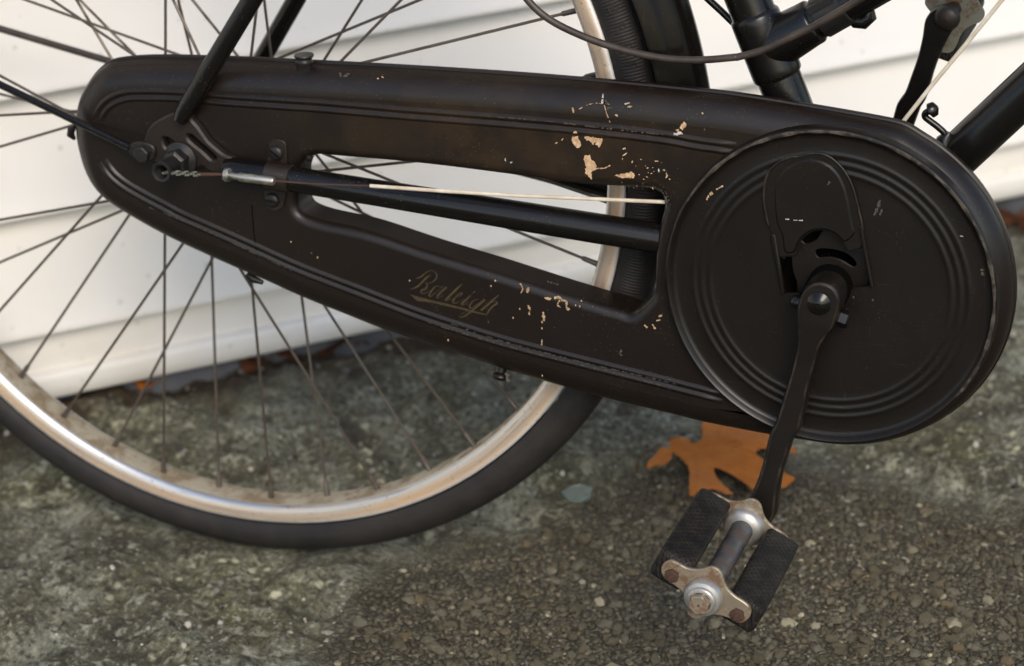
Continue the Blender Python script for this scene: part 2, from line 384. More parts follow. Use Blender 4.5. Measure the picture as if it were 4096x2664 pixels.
def m_ground():
    t = NT('asphalt_and_bedrock'); a = t.n('Attribute', attribute_name='asphalt').outputs['Fac']
    n1 = t.noise(14, 5, .6); n2 = t.noise(70, 5, .65); n3 = t.noise(230, 3, .6); n0 = t.noise(5, 4)
    rock = t.ramp(n1, [(.30, (.0337, .0306, .0205)), (.44, (.0809, .0776, .0512)), (.55, (.1461, .1458, .1084)), (.70, (.2303, .2352, .1841))])
    rock = t.mix(t.math('MULTIPLY', t.ramp(n0, [(.46, 0), (.62, .75)]), t.ramp(n2, [(.3, .3), (.6, 1)])), rock, (.0899, .0800, .0286))
    rock = t.mix(t.ramp(n2, [(.54, 0), (.64, .8)]), rock, (.2865, .2881, .2199))
    rock = t.mix(t.ramp(n3, [(.56, 0), (.68, .6)]), rock, (.3708, .3646, .2660))
    rock = t.mix(t.ramp(n3, [(.36, .85), (.47, 0)]), rock, (.0293, .0258, .0153))
    rock = t.mix(t.ramp(t.noise(33, 5, .6), [(.54, 0), (.64, .75)]), rock, (.0293, .0247, .0153))
    v = t.voro(65); lich = t.math('MAXIMUM', t.math('MULTIPLY', t.ramp(v, [(.14, 1), (.26, 0)]), t.ramp(t.noise(9, 3), [(.52, 0), (.60, 1)])), t.math('MULTIPLY', t.ramp(t.noise(11, 4, .6), [(.62, 0), (.70, .7)]), t.ramp(n3, [(.40, 0), (.55, 1)])))
    rock = t.mix(t.math('MULTIPLY', lich, .8), rock, (.5618, .5410, .3683))
    cell = t.voro(190, out='Color'); edge = t.voro(190, 'DISTANCE_TO_EDGE')
    g = t.n('SeparateXYZ', i_0=cell).outputs[0]
    asp = t.ramp(g, [(.0, (.0500, .0408, .0224)), (.5, (.0909, .0772, .0474)), (.85, (.1341, .1191, .0823)), (1, (.2502, .2151, .1387))])
    asp = t.mix(t.ramp(edge, [(.02, 1), (.12, 0)]), asp, (.0341, .0287, .0161))
    asp = t.mix(t.ramp(n1, [(.45, 0), (.7, .6)]), asp, (.0659, .0551, .0286))
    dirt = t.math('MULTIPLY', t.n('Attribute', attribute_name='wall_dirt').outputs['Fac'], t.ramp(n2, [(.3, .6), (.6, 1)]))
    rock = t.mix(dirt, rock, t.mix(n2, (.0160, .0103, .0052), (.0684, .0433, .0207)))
    col = t.mix(a, rock, asp)
    h = t.math('ADD', t.math('MULTIPLY', n2, 1.0), t.math('MULTIPLY', n3, .45))
    h = t.math('ADD', h, t.math('MULTIPLY', t.ramp(edge, [(.0, 0), (.25, 1)]), t.math('MULTIPLY', a, .5)))
    return t.fin(col, t.ramp(n2, [(.3, .62), (.7, .9)]), 0, t.bump(h, 1.0, .005), Specular_IOR_Level=.4)
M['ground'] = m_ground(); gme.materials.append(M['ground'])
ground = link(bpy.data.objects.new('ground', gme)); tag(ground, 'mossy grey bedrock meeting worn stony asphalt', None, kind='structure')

# ---- stones showing through the worn asphalt
def m_stone(name, src):
    t = NT(name); r = t.n('NewGeometry').outputs['Random Per Island'] if src == 'island' else t.n('ObjectInfo').outputs['Random']
    col = t.ramp(r, [(0, (.0624, .0507, .0268)), (.3, (.0909, .0750, .0439)), (.55, (.1227, .1092, .0742)), (.8, (.1591, .1456, .1046)), (.92, (.1364, .0905, .0430)), (.965, (.2956, .2647, .1788)), (1, (.5229, .4634, .3130))])
    n = t.noise(130, 5, .6); col = t.mix(t.ramp(n, [(.33, 0), (.62, .75)]), col, (.0705, .0595, .0321))
    return t.fin(col, .7, 0, t.bump(t.noise(400, 4), .4, .0008), Specular_IOR_Level=.4)
M['stone'] = m_stone('asphalt_stone', 'object'); M['gravel'] = m_stone('asphalt_gravel', 'island')
def m_grit():
    t = NT('rock_grit'); r = t.n('NewGeometry').outputs['Random Per Island']
    return t.fin(t.ramp(r, [(0, (.026, .023, .017)), (.35, (.060, .056, .044)), (.6, (.125, .12, .105)), (.85, (.22, .21, .18)), (1, (.46, .43, .36))]), .75, 0, Specular_IOR_Level=.3)
M['grit'] = m_grit()
PHI = (1 + 5 ** .5) / 2
ICO = np.array([(-1, PHI, 0), (1, PHI, 0), (-1, -PHI, 0), (1, -PHI, 0), (0, -1, PHI), (0, 1, PHI), (0, -1, -PHI), (0, 1, -PHI), (PHI, 0, -1), (PHI, 0, 1), (-PHI, 0, -1), (-PHI, 0, 1)]) / math.hypot(1, PHI)
ICF = np.array([(0, 11, 5), (0, 5, 1), (0, 1, 7), (0, 7, 10), (0, 10, 11), (1, 5, 9), (5, 11, 4), (11, 10, 2), (10, 7, 6), (7, 1, 8), (3, 9, 4), (3, 4, 2), (3, 2, 6), (3, 6, 8), (3, 8, 9), (4, 9, 5), (2, 4, 11), (6, 2, 10), (8, 6, 7), (9, 8, 1)])
rng = np.random.default_rng(5)
def rot_z_tilt(n):
    q = rng.normal(size=(n, 4)); q[:, 1:3] *= .35; q /= np.linalg.norm(q, axis=1, keepdims=True); w, x, y, z = q.T
    return np.stack([1 - 2 * (y * y + z * z), 2 * (x * y - z * w), 2 * (x * z + y * w), 2 * (x * y + z * w), 1 - 2 * (x * x + z * z), 2 * (y * z - x * w), 2 * (x * z - y * w), 2 * (y * z + x * w), 1 - 2 * (x * x + y * y)], 1).reshape(-1, 3, 3)
cand = np.stack([rng.uniform(-.28, .75, 60000), rng.uniform(-.32, .34, 60000)], 1)
sdv = asphalt_side(cand[:, 0], cand[:, 1]) + fbm(cand[:, 0], cand[:, 1], 22, 3, 5) * .03
cand = cand[sdv > rng.uniform(-.004, .075, len(cand)) ** 1.0]
# keep what the tyre does not stand on
cand = cand[~((np.abs(cand[:, 1]) < .02) & (np.abs(cand[:, 0]) < .1))]
NG = min(21000, len(cand)); cand = cand[:NG]
size = rng.gamma(1.7, .00085, NG) + .0006; size = np.clip(size, .0007, .0066)
order = np.argsort(-size); cand, size = cand[order], size[order]
zz = ground_z(cand[:, 0], cand[:, 1])[0]
STONE_MESHES = []
for k in range(9):
    v = ICO * rng.uniform(.72, 1.12, (12, 1)) * np.array([1, rng.uniform(.65, .95), rng.uniform(.38, .6)]); mb = MB(); mb.add(v.tolist(), ICF.tolist())
    STONE_MESHES.append(mb.mesh('asphalt_stone', M['stone'], 0))
kept = 0; rest = []
def in_view(x, y): return -.30 < x < .62 and y > -.26 and y - .28 * x > -.22
for i in range(NG):
    if kept < 300 and in_view(*cand[i]) and not (abs(cand[i, 1] - .0) < .03 and -.3 < cand[i, 0] < .2):
        o = bpy.data.objects.new('asphalt_stone', STONE_MESHES[i % 9]); o.location = (*cand[i], zz[i] + size[i] * .02)
        o.scale = (size[i] * 1.15,) * 3; o.rotation_euler = (rng.normal() * .3, rng.normal() * .3, rng.uniform(0, 6.28)); link(o, ground); kept += 1
    else: rest.append(i)
rest = np.array(rest); n = len(rest); Rm = rot_z_tilt(n)
sv = ICO[None] * rng.uniform(.72, 1.12, (n, 12, 1)) * np.stack([np.ones(n), rng.uniform(.6, .95, n), rng.uniform(.38, .65, n)], 1)[:, None]
sv = np.einsum('nij,nkj->nki', Rm, sv * size[rest][:, None, None])
sv += np.concatenate([cand[rest], (zz[rest] - size[rest] * .08)[:, None]], 1)[:, None]
gr = fast_mesh('asphalt_gravel', sv.reshape(-1, 3), (ICF[None] + 12 * np.arange(n)[:, None, None]).reshape(-1, 3)); gr.materials.append(M['gravel'])
# loose grains lying on the bedrock
n = 7000; gp = np.stack([rng.uniform(-.42, .75, 20000), rng.uniform(-.3, .85, 20000)], 1); gp = gp[asphalt_side(gp[:, 0], gp[:, 1]) < -.004]; gp = gp[~((np.abs(gp[:, 1]) < .03) & (np.abs(gp[:, 0]) < .12))][:n]; n = len(gp)
gsz = np.clip(rng.gamma(1.6, .0006, n) + .0004, .0005, .0042); gv = np.einsum('nij,nkj->nki', rot_z_tilt(n), ICO[None] * rng.uniform(.7, 1.15, (n, 12, 1)) * gsz[:, None, None])
gv += np.concatenate([gp, ground_z(gp[:, 0], gp[:, 1])[0][:, None]], 1)[:, None]
gr2 = fast_mesh('rock_grit', gv.reshape(-1, 3), (ICF[None] + 12 * np.arange(n)[:, None, None]).reshape(-1, 3)); gr2.materials.append(M['grit'])
grit = link(bpy.data.objects.new('rock_grit', gr2), ground); grit['kind'] = 'stuff'
gravel = link(bpy.data.objects.new('asphalt_gravel', gr), ground); gravel['kind'] = 'stuff'

# ---- pale lichen and mortar flakes stuck to the seam and the asphalt
LS = [[(0.0875,-0.0346),(0.0917,-0.0537),(0.0938,-0.0663),(0.0991,-0.0876),(0.1052,-0.1113),(0.1058,-0.1298)], [(0.4039,0.1948),(0.4115,0.1773),(0.4211,0.1554),(0.4278,0.1411)], [(0.4304,0.113),(0.4389,0.0899),(0.4431,0.076)], [(0.4593,0.0979),(0.4638,0.1042),(0.4692,0.1006)], [(0.3956,0.0998),(0.402,0.1028),(0.4073,0.1004)], [(0.3848,-0.0278),(0.391,-0.0215),(0.3973,-0.0243)], [(-0.0141,-0.1124),(-0.0046,-0.1175),(0.0007,-0.1212)], [(0.0256,-0.1303),(0.0356,-0.1369),(0.0395,-0.1482)], [(0.3641,0.1401),(0.3662,0.1461),(0.3716,0.1394)]]
fv, ff = [], []
for ln in LS:
    for (ax_, ay_), (bx_, by_) in zip(ln, ln[1:]):
        for _ in range(4):
            u_ = rng.random(); x_ = ax_ + (bx_ - ax_) * u_ + rng.normal() * .0022; y_ = ay_ + (by_ - ay_) * u_ + rng.normal() * .0022; r_ = rng.gamma(2, .0005) + .0004; a_ = rng.random() * 6; z_ = float(ground_z(np.array([x_]), np.array([y_]))[0][0]); b_ = len(fv)
            for k_ in range(8):
                q_ = r_ * rng.uniform(.5, 1.25); fv.append((x_ + q_ * math.cos(a_ + k_ * .785), y_ + q_ * .8 * math.sin(a_ + k_ * .785), z_ + .0004))
            fv.append((x_, y_, z_ + .0016)); ff += [(b_ + k_, b_ + (k_ + 1) % 8, b_ + 8) for k_ in range(8)]
fl_ = MB(); fl_.add(fv, ff); fl_.build('lichen_flakes', M['lichen'], ground, 0)['kind'] = 'stuff'
# ---- white vinyl siding
wall = empty('siding_wall', loc=(WALL_0[0], WALL_0[1], 0)); tag(wall, 'white vinyl clapboard house wall behind the bicycle', 'wall')
WU, WN = Vector((*WALL_U, 0)), Vector((*WALL_N, 0))
def along_wall(prof, s0, s1, name, mat, step=.12, wob=0.0, z_tilt=0.0):
    """prof: (out from wall, z) section swept along the wall"""
    n = int((s1 - s0) / step) + 1; mb = MB(); rows = []
    for i in range(n + 1):
        s = s0 + (s1 - s0) * i / n; w = wob * math.sin(s * 5.1 + prof[0][1] * 40) + wob * .6 * math.sin(s * 11.7 + prof[0][1] * 90)
        rows.append([WU * s + WN * (o + w) + Vector((0, 0, z + z_tilt * s)) for o, z in prof])
    mb.grid(rows); return mb.build(name, mat, wall, sharp=50)
def course(z0, z1, lip):      # one lap: leans out towards its bottom edge, then returns under itself
    zz_ = [z1 + (z0 + .006 - z1) * k / 8 for k in range(9)]
    p = [(-.004 + (lip + .004) * (k / 8), z) for k, z in enumerate(zz_)]
    p += [(lip + .0012, z0 + .003), (lip + .0008, z0 + .0008), (lip - .0012, z0), (lip - .006, z0 + .0008), (-.014, z0 + .003)]
    return p
LAPS = [.0885, .1925, .2955]
while LAPS[-1] < 2.3: LAPS.append(LAPS[-1] + .1035)
for i, z0 in enumerate(LAPS[:-1]):
    along_wall(course(z0, LAPS[i + 1] + .012, .0175), -3, 4.5, 'siding_panel', M['vinyl'], wob=.0006, z_tilt=(0, .008, .02)[min(i, 2)])
p0 = [(-.004, .0985), (0, .090), (.003, .070), (.0038, .0560), (.0030, .0530), (.0095, .0522), (.0122, .0500), (.0130, .0465), (.0120, .0400), (.0112, .0305), (.0085, .0285), (.004, .0283), (-.014, .0290)]
along_wall(p0, -3, 4.5, 'starter_strip', M['vinyl'], wob=.0005, z_tilt=.004)
fp = [(-.016, .20), (-.0165, -.05)]
along_wall(fp, -3, 4.5, 'foundation', M['foundation'], wob=.001)

# ================================================================== THE BICYCLE  (rear axle along Y at x=0, z=AX; chain side faces -Y)
bike = empty('bicycle'); tag(bike, 'old black roadster bicycle with full chain case and rubber block pedals', 'bicycle')
BBX, BBZ = .4479, AX - .0551
# ---- rear wheel
wheel = empty('rear_wheel', bike, (0, 0, AX))
def ring(prof, seg, closed=True):
    mb = MB(); mb.lathe([(r, -y) for r, y in prof], (0, -1, 0), (0, 0, 0), seg, closed=closed); return mb
rt = []
for k in range(25):      # tyre section: bead to bead over the crown
    a = math.radians(-128 + 256 * k / 24); rt.append((.3115 + .0150 * math.cos(a), .0168 * math.sin(a)))
rt2 = []
for r, y in rt:          # shoulder step between the ribbed sidewall and the tread
    rt2.append((r + (.0006 if abs(y) < .0120 and r > .318 else 0), y))
mb = ring(rt2, 200, closed=False)
def m_tyre_ribbed():
    t = NT('ribbed_tyre_rubber'); p = t.co(); s = t.n('SeparateXYZ', i_0=p)
    ang = t.math('ARCTAN2', s.outputs[2], s.outputs[0])
    r = t.math('SQRT', t.math('ADD', t.math('MULTIPLY', s.outputs[0], s.outputs[0]), t.math('MULTIPLY', s.outputs[2], s.outputs[2])))
    rib = t.math('SINE', t.math('MULTIPLY', ang, 900.0))
    side = t.math('MULTIPLY', t.math('GREATER_THAN', r, .3085), t.math('LESS_THAN', r, .3220))
    tread = t.math('GREATER_THAN', r, .3238)
    blocks = t.math('SINE', t.math('MULTIPLY', ang, 330.0))
    circ = t.math('SINE', t.math('MULTIPLY', s.outputs[1], 1500.0))
    h = t.math('ADD', t.math('ADD', t.math('MULTIPLY', rib, side), t.math('MULTIPLY', t.math('COMPARE', r, .3068, .0004), 3.0)), t.math('MULTIPLY', t.math('ADD', t.ramp(blocks, [(.3, 0), (.6, 1)]), circ), t.math('MULTIPLY', tread, .9)))
    n = t.noise(40, 6, .6)
    col = t.mix(t.ramp(n, [(.35, 0), (.75, 1)]), (.0165, .0148, .0145), (.030, .0265, .0245))
    col = t.mix(t.math('MULTIPLY', t.ramp(t.noise(9, 4), [(.48, 0), (.72, .35)]), 1.0), col, (.045, .038, .030))
    return t.fin(col, .6, 0, t.bump(h, .35, .0005), Specular_IOR_Level=.25)
M['tyre_ribbed'] = m_tyre_ribbed()
tyre = mb.build('tyre', M['tyre_ribbed'], wheel, 180)
rimp = [(.3010, -.0118), (.3012, -.0132), (.3000, -.0142), (.2975, -.0146), (.2940, -.0144), (.2905, -.0136), (.2885, -.0122), (.2874, -.0100)]
bed = [(.2874, -.0100), (.2866, -.0075), (.2862, -.0045), (.2861, 0), (.2862, .0045), (.2866, .0075), (.2874, .0100)]
mb = ring(rimp + [(r, -y) for r, y in rimp[::-1]][0:0] , 220, closed=False)
mb.lathe([(r, y) for r, y in rimp], (0, -1, 0), (0, 0, 0), 220)
mb.cur = 1; mb.lathe([(r, -y) for r, y in bed], (0, -1, 0), (0, 0, 0), 220)
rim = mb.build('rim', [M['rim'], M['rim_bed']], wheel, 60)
mb = MB(); mb.lathe([(.004, -.070), (.012, -.066), (.0125, -.040), (.0335, -.036), (.0335, -.029), (.024, -.024), (.0215, 0), (.024, .024), (.0335, .029), (.0335, .036), (.0125, .040), (.012, .066), (.004, .070)], (0, -1, 0), (0, 0, 0), 32)
mb.build('hub', M['black_steel'], wheel)
for k in range(40):
    ang = math.radians(-105.4 + 9.0 * k); q = k % 4
    yf, sg = (-.031, -1, ) if q == 0 else (.031, -1) if q == 1 else (-.031, 1) if q == 2 else (.031, 1)
    ha = ang + sg * math.radians(63); hp = Vector((.0305 * math.cos(ha), yf, .0305 * math.sin(ha)))
    npv = Vector((.2868 * math.cos(ang), 0.0018 * (1 if yf > 0 else -1), .2868 * math.sin(ang)))
    d = (npv - hp).normalized()
    mb = MB(); mb.tube([hp, npv - d * .010], .00105, 7); mb.build('spoke', M['spoke'], wheel)
    mb = MB(); mb.tube([npv - d * .0125, npv - d * .0115, npv - d * .003, npv + d * .002], [.0013, .0018, .0020, .0028], 8); mb.build('nipple', M['spoke'], wheel)
# raised letters on the tyre wall
def text_mesh(ch, size, depth):
    cu = bpy.data.curves.new('t', 'FONT'); cu.body = ch; cu.size = size; cu.extrude = depth; cu.align_x = 'CENTER'; cu.align_y = 'CENTER'
    ob = bpy.data.objects.new('t', cu); C.objects.link(ob); dg = bpy.context.evaluated_depsgraph_get(); dg.update()
    me = bpy.data.meshes.new_from_object(ob.evaluated_get(dg)); bpy.data.objects.remove(ob); bpy.data.curves.remove(cu); return me
for i, ch in enumerate('LABREPE-4'):
    a = math.radians(24.5 - i * 2.35); me = text_mesh(ch, .0105, .0002); me.name = 'raised_letter'; me.materials.append(M['tyre'])
    o = link(bpy.data.objects.new('raised_letter', me), wheel)
    er, et = Vector((math.cos(a), 0, math.sin(a))), Vector((math.sin(a), 0, -math.cos(a)))
    up = (er * .93 + Vector((0, .36, 0))).normalized(); nz = et.cross(up)
    if nz.y > 0: nz = -nz; et = up.cross(nz)
    mm = Matrix((et, up, nz)).transposed().to_4x4(); mm.translation = er * .3150 + Vector((0, -.0168, 0)); o.matrix_local = mm

# ---- mudguard (front quarter behind the seat tube up and over the wheel) and its stays
mb = MB(); sec = []
for k in range(37):
    b = -1 + 2 * k / 36; y = .0275 * b
    r = .3345 + .0235 * (1 - abs(b) ** 2.4) - .0020 * math.exp(-((abs(b) - .70) / .10) ** 2) + .0008 * math.exp(-(b / .12) ** 2)
    sec.append((r, y))
edge = [(.3338, -.0262)] + sec + [(.3338, .0262)]
full = edge + [(r - .0012, y * .97) for r, y in edge[::-1]]
rows = []
for i in range(121):
    a = math.radians(-12 + 192 * i / 120); rows.append([(r * math.cos(a), y, AX + r * math.sin(a)) for r, y in full])
mb.grid(rows, closed_c=True); mb.build('mudguard', M['guard'], bike, 50)
for side, nm in ((-1, 0), (1, 1)):
    if side < 0: A, B = [(-0.0372,-0.0665,0.333)][0], [(-0.1414,-0.055,0.3679)][0]
    else: A, B = [(-0.1237,0.066,0.3505)][0], [(-0.2095,0.06,0.3728)][0]
    A, B = Vector(A), Vector(B); d = (B - A)
    if side > 0: A = Vector((-.028, .066, AX + .003))
    # run on to the mudguard edge
    t_ = 1.0
    while (B + d.normalized() * (t_ * .01) - Vector((0, 0, AX))).xz.length < .334 and t_ < 60: t_ += 1
    E_ = B + d.normalized() * (t_ * .01); E_.y = side * .029
    mb = MB(); mb.tube([A, A.lerp(B, .5), B, B.lerp(E_, .5), E_], .0027, 10); mb.build('mudguard_stay', M['tube'] if side < 0 else M['cable_brown'], bike)

# ---- frame tubes
def frame_tube(name, pts, rad, seg=20, mat='tube', sharp=60, flat=1.0):
    mb = MB(); mb.tube(pts, rad, seg, flat=flat); return mb.build(name, M[mat], bike, sharp)
ST0 = Vector((BBX, 0, BBZ)); ST1 = Vector([(0.3812,0,0.4395)][0]); std = (ST1 - ST0).normalized()
ssb = Vector([(0.0065,-0.066,0.3607)][0]); sst = Vector([(0.0601,-0.057,0.4387)][0])
L_ = .56; STT = ST0 + std * L_
frame_tube('seat_tube', [ST0 + std * .01, STT], .0143)
def along(a, b, s): return a + (b - a).normalized() * s
k_ = (STT.z - .02 - ssb.z) / (sst.z - ssb.z); end = ssb + (sst - ssb) * k_; end.y = -.018
mid = ssb.lerp(end, .5); mid.y = -.05
frame_tube('seat_stay', [ssb + Vector((-.0035, -.001, -.006)), ssb, ssb.lerp(sst, .1), sst, mid, end], [.0045, .0062, .0066, .0068, .0068, .0066], 16)
fsb = Vector([(0.0036,0.063,0.3604)][0]); fst = Vector([(0.0378,0.056,0.408)][0]); fe = fst + (fst - fsb) * 3.2; fe.y = .018
frame_tube('seat_stay', [Vector((-.002, .064, AX + .012)), fsb, fst, fe], .0068, 16)
# chain stays
cs0 = Vector([(0.0393,-0.0665,0.3228)][0]); cs1 = Vector([(0.3314,-0.043,0.2896)][0])
cs = [cs0 + (cs1 - cs0) * t for t in (-.02, 0, .1, .35, .7, 1.0, 1.28)]; cs[-1].y = -.03
frame_tube('chain_stay', cs, [.0062, .0082, .0086, .0089, .0098, .0102, .0102], 20)
fc0 = Vector((.02, .0665, AX)); fc1 = Vector((.335, .04, BBZ + .01))
frame_tube('chain_stay', [fc0, fc0.lerp(fc1, .5), fc1, Vector((BBX, .028, BBZ))], [.0075, .0088, .0095, .0095], 16)
mb = MB(); mb.lathe([(.010, .036), (.0195, .036), (.0205, .034), (.0205, -.034), (.0195, -.036), (.010, -.036)], (0, -1, 0), (BBX, 0, BBZ), 28); mb.build('bottom_bracket_shell', M['tube'], bike)
dt0 = Vector([(0.5139,0,0.3426)][0]); dt1 = Vector([(0.5564,0,0.3888)][0]); dtd = (dt1 - dt0).normalized()
frame_tube('down_tube', [ST0, dt0, dt1, dt0 + dtd * .55], .0143, 24)
t20 = Vector([(0.3988,0,0.412)][0]); t21 = Vector([(0.4367,0,0.4361)][0]); t2d = (t21 - t20).normalized(); tq = t20 - t2d * .012
frame_tube('top_tube', [tq, t21, t20 + t2d * .60], .0128, 24)
# lug joining seat tube and top tube
mb = MB()
la, lb = ST0 + (Vector([(0.3988,0,0.3907)][0]) - ST0).dot(std) * std, ST0 + (Vector([(0.3848,0,0.4295)][0]) - ST0).dot(std) * std
n_ = 8; mb.tube([la - std * .0015, la, la + std * .0012] + [la.lerp(lb, k / n_) for k in range(1, n_)] + [lb - std * .0012, lb, lb + std * .0015], [.0145, .0158, .0162] + [.0163] * (n_ - 1) + [.0162, .0158, .0145], 28)
le = t20 + t2d * .030
mb.tube([t20 - t2d * .006, t20, t20 + t2d * .012, t20 + t2d * .024, le - t2d * .001, le, le + t2d * .001], [.0158, .0166, .0158, .0149, .0147, .0142, .0128], 28)
mb.build('seat_tube_lug', M['tube'], bike, 40)
# tape band and cable clip on the top tube
mb = MB(); c0, c1 = t20 + t2d * .034, t20 + t2d * .054; mb.tube([c0, c0 + t2d * .0006, c1 - t2d * .0006, c1], [.0130, .0140, .0140, .0130], 24)
mb.box(c0.lerp(c1, .5) + Vector((-.006, -.0122, .006)), (.0085, .0012, .0022), Quaternion((0, 1, 0), -.52).to_matrix()); mb.build('cable_clip', M['black_steel'], bike, 40)
mb = MB(); hk = t20 + t2d * .052; pr = Vector((t2d.z, 0, -t2d.x))
mb.tube([hk + pr * .009, hk + pr * .0130 + t2d * .001, hk + pr * .0158 + t2d * .005, hk + pr * .0150 + t2d * .010, hk + pr * .009 + t2d * .013], [.0040, .0048, .0050, .0046, .003], 16); mb.build('pump_clip', M['tube'], bike)
# pump peg on the down tube
pp = [(0.5087,-0.006,0.3539),(0.5092,-0.006,0.3608),(0.5052,-0.006,0.365),(0.4995,-0.006,0.3691),(0.4965,-0.006,0.3715),(0.4968,-0.006,0.3741),(0.4998,-0.006,0.3758)]
mb = MB(); mb.tube(catmull(pp, 4, False), .0022, 10); mb.tube([(0.4983,-0.006,0.3748),(0.4998,-0.006,0.3758),(0.5026,-0.006,0.3774),(0.5044,-0.006,0.3783)], [.0018, .0050, .0046, .0012], 10)
mb.tube([(0.5083,-0.006,0.3525),(0.5089,-0.006,0.3573),(0.5117,-0.006,0.3619)], [.006, .005, .0022], 10); mb.build('pump_peg', M['tube'], bike, 60)

# ---- near fork end with its slots
fo = [(-0.0024,0.3589),(-0.0105,0.3557),(-0.0184,0.3512),(-0.0227,0.3473),(-0.0253,0.3436),(-0.0281,0.3372),(-0.0335,0.3358),(-0.0383,0.3333),(-0.0394,0.3291),(-0.037,0.325),(-0.0313,0.3227),(-0.0246,0.3224),(-0.0194,0.3218),(-0.013,0.3198),(-0.0074,0.3167),(0.0008,0.317),(0.0092,0.3194),(0.0146,0.3218),(0.0201,0.3186),(0.0266,0.3179),(0.0359,0.3191),(0.0381,0.3236),(0.0383,0.3291),(0.0317,0.3321),(0.0256,0.3365),(0.0209,0.3406),(0.0171,0.3462),(0.0136,0.3511),(0.0106,0.3543),(0.0088,0.3576)]
sl1 = [(-0.0134,0.3393),(-0.0122,0.3406),(-0.0099,0.3407),(-0.0071,0.3393),(-0.004,0.3371),(-0.0039,0.3351),(-0.0056,0.3329),(-0.008,0.3317),(-0.0101,0.3322),(-0.0128,0.3351)]
sl2 = [(0.0058,0.343),(0.007,0.3441),(0.0095,0.3436),(0.0142,0.3398),(0.0203,0.3347),(0.0253,0.3303),(0.0259,0.3286),(0.0243,0.3271),(0.0217,0.3276),(0.0157,0.333),(0.0096,0.3374),(0.0063,0.3406)]
mb = MB(); mb.plate(catmull(fo, 3), -.0572, -.0635, .0015, [catmull(sl1, 3), catmull(sl2, 3)]); mb.build('fork_end', M['dusty'], bike, 40)
mb = MB(); mb.plate([(-x, z) for x, z in catmull(circle(.0, AX, .03, 12), 3)], .0635, .0572, .0009); mb.build('fork_end', M['tube'], bike, 40)
# stay eyelet and bolt
ey = [(-0.0355,0.336),(-0.0389,0.3327),(-0.0379,0.3285),(-0.033,0.3254),(-0.0265,0.3241),(-0.0212,0.3252),(-0.0185,0.3293),(-0.0187,0.3341),(-0.0221,0.3366),(-0.0287,0.3376)]
mb = MB(); mb.plate(catmull(ey, 3), -.0632, -.0672, .0008); mb.build('stay_eyelet', M['black_steel'], bike, 40)
bc = [(-0.027,-0.0672,0.3296)][0]
mb = MB(); mb.lathe([(.0, .0048), (.0052, .0048), (.0060, .0040), (.0060, 0)], (0, -1, 0), bc, 6, .3); mb.build('stay_bolt', M['black_steel'], bike, 30)
# axle: washer, hexagon and hollow indicator nut
mb = MB(); mb.lathe([(.004, .0672 - .0635), (.0098, .0035), (.0108, .0026), (.0108, 0)], (0, -1, 0), (0, -.0635, AX), 32)
mb.build('axle_washer', M['black_steel'], bike, 40)
mb = MB(); mb.lathe([(.0062, .0012), (.0088, .0012), (.0088, .0085), (.0074, .0100), (.0066, .0104)], (0, -1, 0), (0, -.0665, AX), 6, .35); mb.build('axle_nut', M['black_steel'], bike, 25)
mb = MB(); mb.lathe([(.0060, 0), (.0060, .0150), (.0062, .0215), (.0071, .0246), (.0073, .0262), (.0066, .0276), (.0052, .0272), (.0036, .0245), (.0032, .006), (.0, .006)], (0, -1, 0), (0, -.0665, AX), 28); mb.build('indicator_nut', M['black_steel'], bike, 40)
# indicator chain, rod, lock wheel, adjuster, cable
ch = [(0.0011,-0.0915,0.3262),(0.0298,-0.0915,0.327)]; c0, c1 = Vector(ch[0]), Vector(ch[1])
mb = MB(); nl = 9
for i in range(nl):
    a, b = c0.lerp(c1, i / nl), c0.lerp(c1, (i + .8) / nl); w = Vector((0, 0, .0013)) if i % 2 else Vector((0, .0013, 0))
    for sg in (-1, 1): mb.tube([a + w * sg, b + w * sg], .00055, 6)
    mb.tube([a - w * 1.3, a + w * 1.3], .0009, 6)
mb.build('indicator_chain', M['nickel'], bike)['kind'] = 'stuff'
r0, r1 = c1, Vector([(0.0454,-0.0895,0.3275)][0])
mb = MB(); mb.tube([r0 - (r1 - r0) * .12, r0, r1 + (r1 - r0) * .3], [.0009, .0012, .0012], 8); mb.build('indicator_rod', M['rust'], bike)
ad = [Vector(q) for q in [(0.0449,-0.0885,0.327),(0.0486,-0.0885,0.327),(0.0506,-0.0885,0.3267),(0.0555,-0.0885,0.3262),(0.0562,-0.0885,0.3263),(0.0799,-0.0885,0.3251),(0.081,-0.0885,0.325)]]; dd = (ad[6] - ad[2]).normalized()
mb = MB(); mb.tube([ad[0], ad[0] + dd * .0005, ad[1] - dd * .0005, ad[1]], [.0040, .0046, .0046, .0040], 18); mb.build('lock_wheel', M['nickel'], bike, 30)
mb = MB(); mb.tube([ad[1] - dd * .001, ad[2], ad[3], ad[3] + dd * .0004, ad[5], ad[6]], [.0018, .0023, .0023, .0030, .0030, .0026], 16); mb.build('cable_adjuster', M['nickel'], bike, 30)
w0_ = Vector([(0.1434,-0.074,0.3217)][0]); w1_ = Vector([(0.3398,-0.048,0.3169)][0])
mb = MB(); mb.tube([ad[6] - dd * .002, ad[6].lerp(w0_, .5) - Vector((0, 0, .0006)), w0_], .0006, 6); mb.build('gear_cable_wire', M['rust'], bike)
wm = w0_.lerp(w1_, .5) - Vector((0, 0, .0012)); mb = MB(); mb.tube([w0_, w0_.lerp(wm, .5) - Vector((0, 0, .0002)), wm, wm.lerp(w1_, .5), w1_, w1_ + (w1_ - wm) * .4 + Vector((0, .008, 0))], [.00125, .0013, .0013, .0013, .0013, .0013], 10); mb.build('gear_cable_sheath', M['cable_white'], bike)
